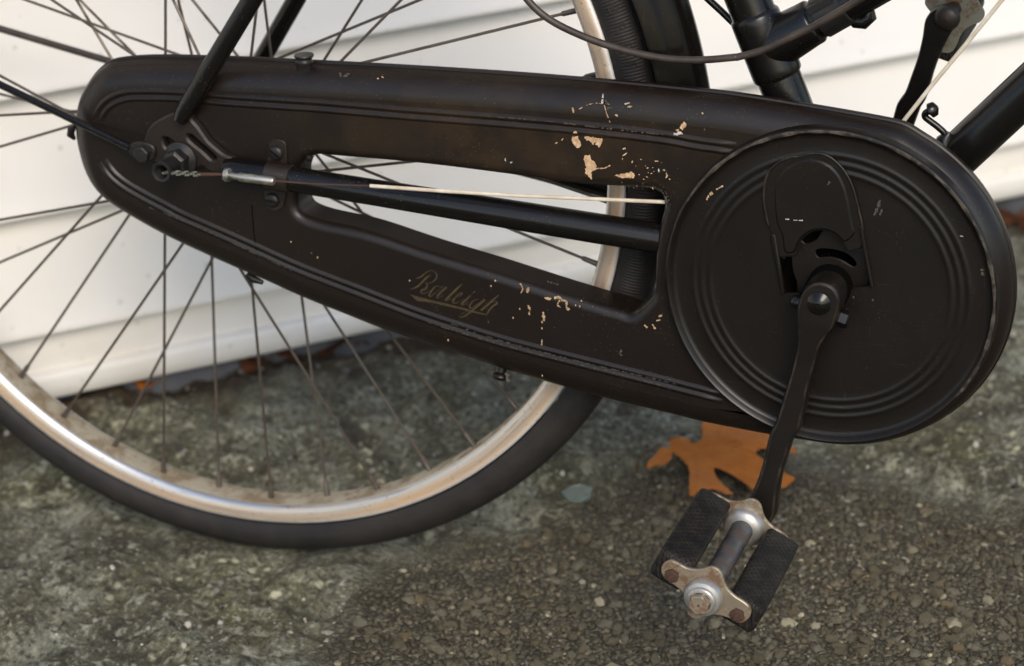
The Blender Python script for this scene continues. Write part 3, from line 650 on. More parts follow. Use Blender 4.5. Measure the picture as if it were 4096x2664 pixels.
gc = [Vector(q) for q in [(0.4794,-0.016,0.3633),(0.483,-0.016,0.3684),(0.5026,-0.016,0.3962),(0.5236,-0.016,0.4246),(0.5432,-0.016,0.4516)]]; gc.append(gc[-1] + (gc[-1] - gc[0]) * 1.4)
mb = MB(); mb.tube(gc, .00135, 10); mb.build('gear_cable_sheath', M['cable_white'], bike)
bcb = [(0.2192,-0.036,0.4831),(0.2313,-0.036,0.4613),(0.2459,-0.036,0.4418),(0.2591,-0.036,0.4306),(0.2777,-0.036,0.4219),(0.3005,-0.036,0.4147),(0.3233,-0.036,0.4103),(0.3431,-0.036,0.4086),(0.3628,-0.036,0.4095),(0.3823,-0.036,0.4123)] + [(0.3833,-0.036,0.4124),(0.3994,-0.036,0.4177),(0.4181,-0.036,0.4274),(0.4366,-0.036,0.4376),(0.4547,-0.036,0.4496),(0.4744,-0.036,0.4635),(0.499,-0.036,0.4818)]
mb = MB(); mb.tube(catmull(bcb, 5, False), .0024, 12); mb.build('brake_cable', M['cable_brown'], bike, 180)
fcb = [(0.3383,0.02,0.4429),(0.35,0.02,0.4325),(0.3577,0.02,0.4258),(0.365,0.02,0.4191),(0.3724,0.02,0.4133)]
mb = MB(); mb.tube(catmull(fcb, 4, False), .0024, 10); mb.build('brake_cable', M['tube'], bike, 180)

# ---- chain case
YF, YB = -.056, -.030
top = [(-0.0531,0.3861),(-0.0361,0.3886),(-0.0095,0.3901),(0.0362,0.3915),(0.081,0.392),(0.1249,0.3925),(0.1742,0.3927),(0.2344,0.3925),(0.2931,0.3914),(0.3504,0.3895),(0.3925,0.3871)]
topr_ = [(0.4284,0.3849),(0.4503,0.3826),(0.472,0.3785),(0.4909,0.3722),(0.5071,0.3641),(0.5234,0.3519),(0.5371,0.3378),(0.5482,0.3195),(0.5555,0.3002),(0.5594,0.2805)]
botr_ = [(0.5597,0.2422),(0.5531,0.2233),(0.5401,0.2005),(0.5265,0.1866),(0.4921,0.1643),(0.4611,0.1556),(0.4299,0.1553)]
bot = [(0.4044,0.1579),(0.3604,0.1619),(0.3414,0.1648),(0.3025,0.1701),(0.2609,0.1773),(0.2263,0.184),(0.1979,0.1909),(0.1381,0.2046),(0.1087,0.2133),(0.0731,0.2243),(0.0499,0.2328),(0.0284,0.2401),(0.0052,0.2483),(-0.0282,0.2609),(-0.0591,0.2757)]
lef = [(-0.0769,0.2868),(-0.0868,0.3014),(-0.0912,0.3202),(-0.092,0.3359),(-0.0878,0.355),(-0.081,0.3663),(-0.0716,0.3771),(-0.0602,0.3848)]
arc = [(BBX + r_ * math.cos(a_), BBZ + r_ * math.sin(a_)) for a_, r_ in ((math.radians(72 - 8 * k), .1108 + .0055 * (k / 21) ** 1.1) for k in range(22))]
outl = smooth(resample(catmull(top + arc + bot + lef, 5), .0035), 3)
hole_t = [(0.0934,0.3319),(0.114,0.3328),(0.1761,0.3319),(0.2366,0.3289),(0.281,0.3264),(0.319,0.3269),(0.3305,0.3269),(0.3362,0.3244)]
hole_r = [(0.3402,0.3206),(0.3374,0.3093),(0.3336,0.2913),(0.332,0.2702),(0.3314,0.2582),(0.3289,0.2513)]
hole_b = [(0.3173,0.2398),(0.3075,0.241),(0.2947,0.2435),(0.2628,0.2505),(0.2173,0.2612),(0.1752,0.2703),(0.137,0.2799),(0.1197,0.2831),(0.0968,0.2859),(0.0838,0.2893)]
hole_l = [(0.0793,0.2939),(0.0799,0.3059),(0.0818,0.3209)]
hol = smooth(resample(catmull(hole_t + hole_r + hole_b + hole_l, 5), .0022), 1)
mb = MB()
def shell(loop, sgn, fil, yb, lip):
    prof = [(0, yb), (0, yb - .004)]
    if lip: prof += [(-.0012, yb - .0046), (-.0014, yb - .0060), (-.0012, yb - .0074), (0, yb - .008)]
    y1 = YF + fil
    for k in range(0, 10):
        a = math.pi / 2 * k / 9; prof.append((fil * 1.05 * (1 - math.cos(a)), y1 - fil * math.sin(a)))
    rows = []
    for d, y in prof:
        l = offset(loop, sgn * d); rows.append([(x, y, z) for x, z in l])
    mb.grid(rows, closed_c=True); return [(x, z) for x, y, z in rows[-1]]
o_in = shell(outl, 1, .0165, YB, True); h_in = shell(hol, -1, .0062, YB + .001, False)
mb.poly(o_in, YF, [h_in, circle(BBX, BBZ, .094, 60)]); mb.poly(outl, YB, [hol])
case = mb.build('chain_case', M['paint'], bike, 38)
# pressed double moulding
def mould(pts, name):
    l = smooth(resample(catmull(pts, 6, False), .003, False), 3, False); P = [Vector((x, 0, z)) for x, z in l]; n = len(P)
    sec = [(-.0056, .0006), (-.0044, -.0002), (-.0036, -.0011), (-.0027, -.0015), (-.0017, -.0012), (-.0009, -.0003), (0, .0002), (.0009, -.0003), (.0017, -.0012), (.0027, -.0015), (.0036, -.0011), (.0044, -.0002), (.0056, .0006)]
    rows = []
    for i in range(n):
        t = (P[min(i + 1, n - 1)] - P[max(i - 1, 0)]).normalized(); nn = Vector((-t.z, 0, t.x))
        tp = min(1, min(i, n - 1 - i) / 3.0)
        rows.append([(P[i].x + nn.x * o, YF - .00008 + (h if h > 0 else h * tp), P[i].z + nn.z * o) for o, h in sec])
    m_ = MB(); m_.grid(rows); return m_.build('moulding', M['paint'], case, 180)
mould([(-0.066,0.3482),(-0.0618,0.3555),(-0.053,0.3624),(-0.0424,0.3663),(-0.0309,0.3677),(0.0017,0.369),(0.0304,0.3683),(0.0739,0.3683)] + [(0.1072,0.3683),(0.1702,0.3672),(0.2317,0.3667),(0.2916,0.3654),(0.3404,0.3631)] + [(0.3589,0.3608),(0.3742,0.3597),(0.3875,0.3587)], 'top')
mould([(-0.0664,0.3179),(-0.0612,0.3092),(-0.0512,0.3013),(-0.0338,0.2927),(-0.0174,0.2856)] + [(-0.0109,0.2823),(0.0153,0.2732),(0.0446,0.2627),(0.0748,0.2516),(0.1017,0.2435)] + [(0.1188,0.2386),(0.1613,0.226),(0.1929,0.2183),(0.2243,0.2113),(0.2658,0.2044),(0.3067,0.1981),(0.337,0.1934)] + [(0.3504,0.1911),(0.3644,0.189),(0.3773,0.1862)], 'bottom')
# worn lip of the opening
lp = [(0.312,-0.0525,0.3282),(0.3264,-0.0525,0.3288),(0.3351,-0.0525,0.3283),(0.3387,-0.0525,0.3256),(0.3406,-0.0525,0.3185),(0.3399,-0.0525,0.3097),(0.3374,-0.0525,0.3006)] 
mb = MB(); mb.tube(catmull(lp, 5, False), [.0004] + [.0013] * 29 + [.0004], 8); mb.build('worn_lip', M['worn'], case, 180)
# vertical joint of the rear section, split line at the tail and its clip
mb = MB(); jl = [(0.0461,-0.056,0.2938),(0.0459,-0.056,0.2743),(0.0468,-0.056,0.2554)]; mb.tube(jl, .00042, 6); mb.build('joint_line', M['dark'], case)
mb = MB(); jl = [(-0.0693,-0.0559,0.3462),(-0.056,-0.0559,0.3429),(-0.0403,-0.0559,0.3402),(-0.0308,-0.0559,0.3393)]; mb.tube(jl, .0007, 6); mb.build('joint_line', M['paint_disc'], case)
cl = [(0.0302,-0.046,0.2377),(0.0345,-0.046,0.2347),(0.0422,-0.046,0.2325)]; mb = MB(); mb.tube([Vector(q) + Vector((0, .004, -.001)) for q in cl], [.0016, .0030, .0016], 10); mb.build('joint_clip', M['paint_disc'], case)
tw = [(-0.0902,-0.046,0.339),(-0.0942,-0.046,0.335),(-0.0952,-0.046,0.3317),(-0.0922,-0.046,0.3281)]; mb = MB(); mb.tube(tw, [.0010, .0030, .0030, .0010], 8); mb.build('tail_clip', M['paint_disc'], case)
# oil cap on top and drain knob underneath
oc = Vector([(0.0885,-0.044,0.3941)][0]) - Vector((0, 0, .0045)); mb = MB(); mb.lathe([(.0056, -.003), (.0056, .0035), (.0060, .004), (.0060, .0052), (.0054, .0058), (.0052, .0072), (.0064, .0084), (.0067, .0092), (.0064, .0100), (.0, .0104)], (0, 0, 1), oc, 24); mb.build('oil_cap', M['black_steel'], case, 40)
kb = Vector([(0.2183,-0.044,0.1841)][0]); mb = MB(); mb.lathe([(.0035, -.003), (.0035, .001), (.0058, .002), (.0064, .0038), (.0050, .0060), (.0, .0068)], (-.12, -.25, -.97), kb, 20); mb.build('drain_knob', M['paint_disc'], case, 50)
db = [(0.2239,-0.052,0.186),(0.226,-0.052,0.1846),(0.2251,-0.052,0.1823),(0.2263,-0.052,0.1808),(0.2251,-0.052,0.1781)]; mb = MB(); mb.tube(db, [.0006, .0016, .0011, .0018, .0003], 6); mb.build('dry_straw', M['chip_grey'], case)
# bracket strap round the chain stay with two slotted screws
tb = [(0.0621,0.3229),(0.0631,0.3353),(0.0647,0.3409),(0.0695,0.3436),(0.0749,0.3422),(0.0766,0.3373),(0.0747,0.3238)]; mb = MB(); mb.plate(catmull(tb, 3), -.0560, -.0578, .0004)
tb2 = [(0.0587,0.3067),(0.0578,0.2975),(0.0601,0.2928),(0.0645,0.2918),(0.07,0.2949),(0.0719,0.3),(0.0726,0.3077)]; mb.plate(catmull(tb2, 3), -.0560, -.0578, .0004)
sa, sb = cs0 + (cs1 - cs0) * .083, cs0 + (cs1 - cs0) * .143; mb.tube([sa, sa + (sb - sa) * .02, sb - (sb - sa) * .02, sb], [.0088, .0097, .0097, .0088], 24); mb.build('stay_bracket', M['dusty'], case, 40)
for i, q in enumerate([(0.0692,-0.0578,0.334),(0.0633,-0.0578,0.3)]):
    mb = MB(); Rq = Quaternion((0, 1, 0), (.65, .15)[i]).to_matrix()
    for sg in (-1, 1):       # two half domes with the slot between
        rows = []
        for rr, hh in ((.0050, 0), (.0050, .0014), (.0044, .0024), (.0028, .0030), (.0002, .0032)):
            row = []
            for k in range(13):
                a = math.pi * k / 12; px_, pz_ = rr * math.cos(a), max(.0007, rr * math.sin(a)) * sg; v = Rq @ Vector((px_, 0, pz_)); row.append((q[0] + v.x, q[1] - hh, q[2] + v.z))
            rows.append(row)
        mb.grid(rows)
    v = Rq @ Vector((0, 0, 1)); mb.box((q[0], q[1] - .0008, q[2]), (.0046, .0008, .0008), Rq); mb.build('slotted_screw', M['black_steel'], case, 50)
rv = [(0.0923,-0.056,0.3311)][0]; mb = MB(); mb.lathe([(.0026, 0), (.0024, .0008), (.0, .0012)], (0, -1, 0), rv, 14); mb.build('rivet', M['paint_disc'], case)

# ---- round cover of the chain case with ridges, shutter and opening
YD = -.0594
opening = [(0.4157,0.29),(0.4166,0.2813),(0.4182,0.2726),(0.4199,0.2657),(0.4245,0.2666),(0.4287,0.2677),(0.4308,0.2615),(0.4413,0.2585),(0.4542,0.2606),(0.4607,0.2678),(0.4631,0.274),(0.4681,0.2744),(0.4742,0.2756),(0.472,0.2863),(0.4698,0.2948),(0.4677,0.2989),(0.4588,0.2981),(0.4571,0.3031),(0.4529,0.3071),(0.448,0.3101),(0.4422,0.3107),(0.4369,0.3089),(0.4324,0.3053),(0.4295,0.3016),(0.4278,0.2971),(0.4273,0.2916),(0.4216,0.2908)]
mb = MB(); rin = .072
mb.poly(circle(BBX, BBZ, rin, 96), YD, [resample(opening, .003)])
prof = [(rin, -YD)]
for rr in (.0775, .0830, .0885):
    for d, h in ((-.0026, 0), (-.0018, .00015), (-.0009, .0005), (0, .0007), (.0009, .0005), (.0018, .00015), (.0026, 0)): prof.append((rr + d, -YD + h))
prof += [(.0990, -YD), (.1010, -YD + .0003), (.1022, -YD + .0016), (.1034, -YD + .0034), (.1046, -YD + .0042), (.1058, -YD + .0036), (.1064, -YD + .002), (.1066, .0545)]
mb.lathe(prof, (0, -1, 0), (BBX, 0, BBZ), 144)
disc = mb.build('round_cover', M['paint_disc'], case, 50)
# worn bright edge of the cover bead, broken up
mb = MB(); mb.cur = 0
ang = [math.radians(a) for a in range(-38, 152, 2)]
rows = []
for i, a in enumerate(ang):
    w = .0005 + .0010 * (0.5 + .5 * math.sin(i * .9) * math.sin(i * .37 + 1)) * min(1, i / 4, (len(ang) - 1 - i) / 4)
    rows.append([(BBX + (.1046 + o) * math.cos(a), YD - .00435 + abs(o) * .25, BBZ + (.1046 + o) * math.sin(a)) for o in (-w, -w * .4, w * .4, w)])
mb.grid(rows); mb.build('worn_edge', M['worn'], disc, 180)
# sliding shutter
arch = [(0.4092,0.3117),(0.4069,0.3253),(0.4066,0.335),(0.4084,0.3439),(0.4131,0.351),(0.4187,0.3553),(0.4234,0.3576),(0.4289,0.3584),(0.4336,0.36),(0.4391,0.3614),(0.4465,0.3604),(0.453,0.3561),(0.4586,0.3496),(0.4628,0.3408),(0.4662,0.3291),(0.4696,0.3139)] + [(0.4707,0.3057),(0.4677,0.3003)] + [(0.4599,0.2986),(0.458,0.3029),(0.4541,0.3078),(0.4492,0.3106),(0.4434,0.3112),(0.4377,0.3098),(0.4331,0.3066),(0.4301,0.3025),(0.4284,0.2982),(0.4277,0.2923),(0.422,0.2916),(0.4166,0.2904)] + [(0.413,0.3007)]
mb = MB(); mb.plate(resample(arch, .0022), YD, -.0609, .0005); sh = mb.build('shutter', M['paint_disc'], disc, 40)
rl = [(0.4093,-0.0611,0.3118),(0.4069,-0.0611,0.3253),(0.4067,-0.0611,0.3351),(0.4084,-0.0611,0.3439),(0.4131,-0.0611,0.3511),(0.4187,-0.0611,0.3553),(0.4234,-0.0611,0.3576),(0.429,-0.0611,0.3585),(0.4336,-0.0611,0.3601),(0.4392,-0.0611,0.3614),(0.4466,-0.0611,0.3604),(0.453,-0.0611,0.3561),(0.4586,-0.0611,0.3497),(0.4629,-0.0611,0.3409),(0.4662,-0.0611,0.3291),(0.4696,-0.0611,0.3139)]
mb = MB(); mb.tube(catmull(rl, 3, False), .0008, 8); mb.build('shutter_rim', M['worn_highlight'], disc, 180)  # paler rim colour stands in for the highlight along the flange
inn = [(0.415,0.3123),(0.4134,0.3249),(0.4136,0.3356),(0.415,0.3425),(0.4197,0.3497),(0.4271,0.355),(0.4355,0.3574),(0.4429,0.3569),(0.4494,0.3538),(0.4545,0.3484),(0.4583,0.3401),(0.4607,0.3306),(0.4632,0.3163)] + [(0.4651,0.3101)] + [(0.4579,0.3036),(0.4541,0.3085),(0.4492,0.3113),(0.4435,0.312),(0.4377,0.3105),(0.4328,0.3073),(0.4293,0.3025),(0.4276,0.2982),(0.427,0.2942),(0.4195,0.2936)] + [(0.4183,0.3062)]
mb = MB(); mb.plate(resample(smooth(resample(inn, .002), 1), .002), -.0607, -.0621, .0012); mb.build('shutter_panel', M['paint_disc'], disc, 40)
for k, l in enumerate(([(0.411,0.3059),(0.4131,0.3063),(0.4141,0.3051),(0.4204,0.2663),(0.4183,0.2659)], [(0.4673,0.3158),(0.4693,0.3168),(0.4724,0.3),(0.477,0.2766),(0.475,0.276),(0.4706,0.2976)])):
    mb = MB(); mb.plate(l, YD, -.0627, .0006); mb.build('shutter_rail', M['paint_disc'], disc, 40)
# plate inside the opening, with its curved slot
ip = [(0.4287,0.3003),(0.4297,0.2988),(0.4312,0.2982),(0.4335,0.2988),(0.4384,0.3014),(0.4399,0.3038),(0.4413,0.307),(0.4429,0.3088),(0.4499,0.3111),(0.4623,0.307),(0.4706,0.2948),(0.4725,0.2754),(0.4705,0.2708),(0.4587,0.2565),(0.4421,0.2505),(0.4294,0.2559),(0.426,0.2667),(0.4258,0.2733),(0.4239,0.2762),(0.4231,0.2805),(0.4222,0.2883),(0.4226,0.2919),(0.426,0.2974)]
isl = [(0.4379,0.2932),(0.4387,0.2948),(0.4418,0.2958),(0.4467,0.2961),(0.4525,0.2956),(0.4583,0.2937),(0.4625,0.2906),(0.4641,0.2877),(0.4637,0.286),(0.4621,0.2853),(0.4592,0.2866),(0.4551,0.2889),(0.4501,0.2903),(0.4451,0.2904),(0.4406,0.2896),(0.4385,0.2907)]
mb = MB(); mb.plate(resample(ip, .003), -.0515, -.0535, .0004, [catmull(isl, 3)]); mb.build('inner_plate', M['paint_disc'], disc, 40)

# ---- cranks and pedals
PV = Vector((-.0447, 0, -.1563))        # near pedal axle from the bottom bracket
co = [(0.4492,0.2869),(0.4436,0.2854),(0.439,0.282),(0.4358,0.2763),(0.4336,0.2697),(0.433,0.2627),(0.4333,0.2538),(0.4338,0.2438),(0.4321,0.2346),(0.4288,0.2201),(0.425,0.2064),(0.4216,0.1937),(0.4181,0.1819)] + [(0.4166,0.1821),(0.414,0.1717),(0.4111,0.1568),(0.4077,0.1445),(0.4039,0.1343),(0.4002,0.127),(0.3975,0.1186),(0.4001,0.1097),(0.4075,0.1078),(0.4154,0.1118),(0.4193,0.1192),(0.4198,0.1307),(0.4221,0.1457),(0.4259,0.1597),(0.4297,0.1736)] + [(0.4351,0.1819),(0.4374,0.1935),(0.4407,0.2122),(0.4453,0.2289),(0.4484,0.2423),(0.4532,0.2498),(0.4573,0.2557),(0.4591,0.2633),(0.4618,0.2714),(0.4613,0.2782),(0.4571,0.2847)]
co = smooth(resample(co, .003), 1)
def crank_mesh(mirror):
    mb = MB(); l = co
    def ya(x, z, t):      # thick at the boss, thinner at the pedal end
        s = min(1, max(0, (BBZ - z - .015) / .03)); f = -.0864 + .0024 * s; b = -.0640 - .0080 * s; return b + (f - b) * t
    def bul(d, t): return [(x, ya(x, z, t), z) for x, z in offset(l, d)]
    rows = [bul(0.0008, 0), bul(0, .08), bul(0, .80), bul(.0009, .93), bul(.0022, 1.0)]
    mb.grid(rows[:4], closed_c=True); mb.cur = 1; mb.grid(rows[3:], closed_c=True); mb.cur = 0
    lf = offset(l, .0022); tr = tessellate_polygon([[Vector((x, z, 0)) for x, z in lf]]); mb.add([(x, ya(x, z, 1), z) for x, z in lf], tr)
    lf = offset(l, .0008); mb.add([(x, ya(x, z, 0), z) for x, z in lf], tr)
    if mirror:
        mb.v = [(2 * BBX - x, -y, 2 * BBZ - z) for x, y, z in mb.v]
    return mb
crank = crank_mesh(False).build('crank', [M['crank'], M['worn_highlight']], bike, 45)
mb = MB(); mb.lathe([(.0076, -.001), (.0076, .0003), (.0070, .0008), (.0040, .0028), (.0019, .0038), (.0014, .0038), (.0012, .0026), (.0, .0024)], (0, -1, 0), (BBX, -.0864, BBZ), 32); mb.build('axle_dome', M['tube'], crank, 30)
mb = MB(); mb.lathe([(.0120, 0), (.0142, .002), (.0142, .022), (.0130, .026)], (0, -1, 0), (BBX, -.044, BBZ), 32); mb.build('axle_collar', M['dark'], crank, 40)
# cotter pin: round head on one side, washer and hexagon nut on the other
ca, cb = Vector([(0.4286,-0.0745,0.2678)][0]), Vector([(0.4629,-0.0745,0.2578)][0]); cd = (cb - ca).normalized()
mb = MB(); mb.lathe([(.0, -.0015), (.0030, -.001), (.0042, .001), (.0046, .004), (.0046, .008)], cd, ca, 18); mb.build('cotter_head', M['tube'], crank, 50)
mb = MB(); mb.lathe([(.0035, -.0080), (.0066, -.0078), (.0066, -.0050), (.0040, -.0048)], cd, cb, 20); mb.build('cotter_washer', M['tube'], crank, 40)
mb = MB(); mb.lathe([(.0034, -.0050), (.0058, -.0046), (.0058, .0004), (.0046, .0016), (.0, .0018)], cd, cb, 6, .3); mb.build('cotter_nut', M['tube'], crank, 25)
fcr = crank_mesh(True); fe_ = Vector([(0.4951,0.085,0.4143)][0]); ps = Vector((BBX, 0, BBZ)) - PV
# turn and scale the far crank a touch so that its end sits at the far pedal
v0, v1 = Vector((ps.x - BBX, ps.z - BBZ)), Vector((fe_.x - BBX, fe_.z - BBZ)); ra = math.atan2(v1.y, v1.x) - math.atan2(v0.y, v0.x); sc = v1.length / v0.length
fcr.v = [(BBX + sc * ((x - BBX) * math.cos(ra) - (z - BBZ) * math.sin(ra)), y, BBZ + sc * ((x - BBX) * math.sin(ra) + (z - BBZ) * math.cos(ra))) for x, y, z in fcr.v]
far_crank = fcr.build('crank', [M['tube'], M['tube']], bike, 45)
mb = MB(); mb.lathe([(.0085, 0), (.0080, .0020), (.0062, .0038), (.0034, .0048), (.0, .0052)], (0, -1, 0), (fe_.x, .0640 + .008, fe_.z), 24); mb.build('pedal_axle_end', M['dusty'], far_crank, 40)

YI, YO = -.0935, -.191
plate_o = [(0.374,0.1295),(0.3759,0.1337),(0.3801,0.1362),(0.3848,0.135),(0.3902,0.1326),(0.3963,0.1322),(0.401,0.1333),(0.4055,0.1354),(0.4095,0.1348),(0.4126,0.1316),(0.4138,0.1266),(0.4159,0.1217),(0.4204,0.1174),(0.4258,0.1144),(0.4296,0.1113),(0.4308,0.1076),(0.4292,0.1029),(0.4251,0.0992),(0.421,0.0993),(0.4169,0.1014),(0.4102,0.1026),(0.4034,0.1013),(0.3985,0.0986),(0.395,0.0976),(0.3913,0.0995),(0.39,0.103),(0.3898,0.109),(0.3879,0.1145),(0.3838,0.1184),(0.3784,0.1215),(0.3749,0.1251)]
hub_c = [(0.4008,0.116)][0]; nuts = [(0.3811,0.1265),(0.4225,0.105)]
AXP = ((nuts[0][0] + nuts[1][0]) / 2, (nuts[0][1] + nuts[1][1]) / 2)
LA = Vector((nuts[1][0] - nuts[0][0], nuts[1][1] - nuts[0][1])).normalized()        # long axis of the cage
def rounded_rect(a, b, r, n=5):
    out = []
    for sx, sz, s0 in ((1, 1, 0), (-1, 1, 90), (-1, -1, 180), (1, -1, 270)):
        for k in range(n + 1):
            t = math.radians(s0 + 90 * k / n); out.append((sx * (a - r) + r * math.cos(t), sz * (b - r) + r * math.sin(t)))
    return out
def make_pedal(far=False):
    ped = empty('pedal', bike)
    def T(p):       # far pedal: mirrored to the other side, turned on its own axle
        if not far: return p
        x, y, z = p[0] - AXP[0], -p[1], p[2] - AXP[1]; c_, s_ = math.cos(FR), math.sin(FR)
        return (fe_.x + x * c_ - z * s_, y, fe_.z + x * s_ + z * c_)
    def put(mb, name, mat, sharp=40):
        mb.v = [T(v) for v in mb.v]; return mb.build(name, M[mat], ped, sharp)
    po = resample(catmull(plate_o, 4), .0016)
    for y0, y1 in ((YO + .0022, YO), (YI, YI - .0022)):
        mb = MB(); mb.plate(po, y0, y1, .0005); put(mb, 'cage_plate', 'far_plate' if far else 'plate')
    # two rubber blocks
    for i, nc in enumerate(nuts):
        out = 1 if i else -1; cx, cz = nc[0] + LA.x * .0020 * out, nc[1] + LA.y * .0020 * out; mb = MB(); rows = []
        N = Vector((-LA.y, LA.x))
        ys = [YI - .0030, YI - .0036, YI - .0050] + [YI - .006 + (YO + .0080 - YI + .006) * k / 6 for k in range(1, 6)] + [YO + .0080, YO + .0052, YO + .0036, YO + .0028]
        for k, y in enumerate(ys):
            sh_ = {0: .0034, 1: .0016, 2: .0004, len(ys) - 1: .0036, len(ys) - 2: .0018, len(ys) - 3: .0005}.get(k, 0)
            rows.append([(cx + LA.x * a + N.x * b, y, cz + LA.y * a + N.y * b) for a, b in rounded_rect(.0118 - sh_, .0112 - sh_, .0036)])
        mb.grid(rows, closed_c=True); mb.add(rows[0], [tuple(range(len(rows[0])))]); mb.add(rows[-1], [tuple(range(len(rows[0])))])
        put(mb, 'rubber_block', 'pedal_rubber', 50)
        if i == 0 and not far:
            for j, ch_ in enumerate('RALEIGH'):
                me = text_mesh(ch_, .0085, .00025); me.name = 'raised_letter'; me.materials.append(M['pedal_rubber']); o = link(bpy.data.objects.new('raised_letter', me), ped)
                zx = Vector((0, -1, 0)); up_ = Vector((-LA.x, 0, -LA.y)); nz = zx.cross(up_)
                if nz.dot(Vector((N.x, 0, N.y))) < 0: up_ = -up_; nz = -nz
                mm = Matrix((zx, up_, nz)).transposed().to_4x4(); mm.translation = Vector((cx, YI - .028 - j * .0068, cz)) + Vector((N.x, 0, N.y)) * .01125; o.matrix_local = mm
        mb = MB(); mb.lathe([(.0, .0052), (.0016, .0054), (.0022, .0046), (.0024, .0034), (.0038, .0034), (.0047, .0026), (.0047, 0)], (0, -1, 0), (nc[0], YO, nc[1]), 6, .4 + i * .3)
        put(mb, 'cage_nut', 'rust', 25)
    ax_ = AXP
    mb = MB(); mb.lathe([(.0072, -YI + .002), (.0072, .150), (.0074, -YO - .002)], (0, -1, 0), (ax_[0], 0, ax_[1]), 28); put(mb, 'axle_tube', 'spindle')
    mb = MB(); mb.lathe([(.0135, -YI + .0022), (.0132, -YI + .006), (.0112, -YI + .0085), (.0074, -YI + .0095)], (0, -1, 0), (ax_[0], 0, ax_[1]), 32); put(mb, 'bearing_cup', 'cap')
    mb = MB(); mb.lathe([(.0118, 0), (.0121, .0008), (.0121, .0050), (.0112, .0066), (.0092, .0074), (.0088, .0082), (.0088, .0092), (.0080, .0100), (.0066, .0102)], (0, -1, 0), (ax_[0], YO, ax_[1]), 36); put(mb, 'end_cap', 'cap', 30)
    mb = MB(); mb.lathe([(.0068, .0098), (.0068, .0142), (.0062, .0148), (.0010, .0149), (.0008, .0120), (.0, .0118)], (0, -1, 0), (ax_[0], YO, ax_[1]), 6, .2); put(mb, 'cap_hexagon', 'plate', 25)
    mb = MB(); mb.lathe([(.0052, .080), (.0052, -YI + .003)], (0, -1, 0), (ax_[0], 0, ax_[1]), 20); put(mb, 'axle_stub', 'black_steel')
    return ped
FR = 0
make_pedal()
FR = math.radians(-80); make_pedal(True)

# ---- name transfer, chipped paint
YL = YF - .00016
def ribbon(pts, wid, y=YL, k=5):
    P = catmull([(x, z) for x, z in pts], k, False); w = np.interp(np.linspace(0, 1, len(P)), np.linspace(0, 1, len(wid)), wid); rows = []
    for i in range(len(P)):
        t = Vector(P[min(i + 1, len(P) - 1)]) - Vector(P[max(i - 1, 0)]); t = t.normalized() if t.length > 1e-9 else Vector((1, 0)); n_ = Vector((-t.y, t.x)) * w[i] * .5
        rows.append([(P[i][0] + n_.x, y, P[i][1] + n_.y), (P[i][0] - n_.x, y, P[i][1] - n_.y)])
    m_ = MB(); m_.grid(rows); return m_
U = 1 / 3.87 / 6050      # metres per traced unit
def letter(*strokes, mat='gold', name='letter'):
    mb = MB()
    for i, (pts, wid) in enumerate(strokes):
        r = ribbon(pts, [w * U for w in wid], YL - .00002 * i); mb.add(r.v, r.f)
    return mb.build(name, M[mat], case, 0)
letter(([(0.1647,0.2513),(0.168,0.2527),(0.172,0.2561),(0.1754,0.2579),(0.1782,0.2577),(0.1797,0.2555),(0.1793,0.2527),(0.1763,0.2498),(0.1725,0.2485),(0.1707,0.2496)], [14, 24, 16, 8, 10, 22, 26, 16, 8, 6]),
       ([(0.1757,0.2549),(0.1727,0.253),(0.1692,0.2494),(0.1657,0.2458),(0.1623,0.2439),(0.1599,0.2429)], [6, 30, 34, 34, 22, 6]),
       ([(0.1709,0.2496),(0.1724,0.2474),(0.171,0.2444),(0.1681,0.243),(0.1678,0.2413),(0.1697,0.2409),(0.1725,0.2422),(0.1738,0.2438)], [6, 28, 32, 30, 24, 14, 8, 6]))
letter(([(0.1831,0.2467),(0.1789,0.247),(0.176,0.2443),(0.1739,0.241),(0.1734,0.2395),(0.1747,0.2393),(0.1777,0.2418),(0.1816,0.2453),(0.185,0.2477)], [8, 12, 26, 30, 24, 14, 8, 6, 6]),
       ([(0.1865,0.2471),(0.1829,0.2437),(0.1799,0.2406),(0.179,0.2389),(0.1803,0.2387),(0.1842,0.241)], [30, 34, 34, 26, 10, 6]))
letter(([(0.1977,0.2503),(0.1948,0.2475),(0.1898,0.2424),(0.186,0.2385),(0.1848,0.2374),(0.1863,0.2373),(0.1897,0.2396)], [8, 34, 38, 36, 26, 10, 6]))
letter(([(0.1906,0.2397),(0.1944,0.2407),(0.1973,0.2427),(0.1976,0.244),(0.196,0.2436),(0.192,0.2398),(0.1902,0.2369),(0.1914,0.2359),(0.1942,0.2369),(0.1981,0.2395)], [6, 8, 12, 10, 16, 32, 32, 18, 8, 6]))
letter(([(0.2036,0.2427),(0.2009,0.2401),(0.1974,0.2366),(0.1967,0.2354),(0.1983,0.2354),(0.2017,0.238)], [30, 36, 36, 22, 10, 6]), ([(0.2056,0.2454),(0.2062,0.2454),(0.2071,0.2453)], [14, 26, 14]))
letter(([(0.209,0.2405),(0.2055,0.2392),(0.2027,0.2357),(0.2024,0.2337),(0.2047,0.2342),(0.2091,0.2378),(0.2125,0.2408)], [8, 14, 32, 26, 12, 6, 6]),
       ([(0.2138,0.2406),(0.2095,0.2368),(0.2051,0.2327),(0.2007,0.2289),(0.1969,0.2263),(0.195,0.2259),(0.1951,0.2271),(0.1985,0.2301),(0.2037,0.2321)], [30, 34, 34, 28, 18, 12, 8, 8, 6]))
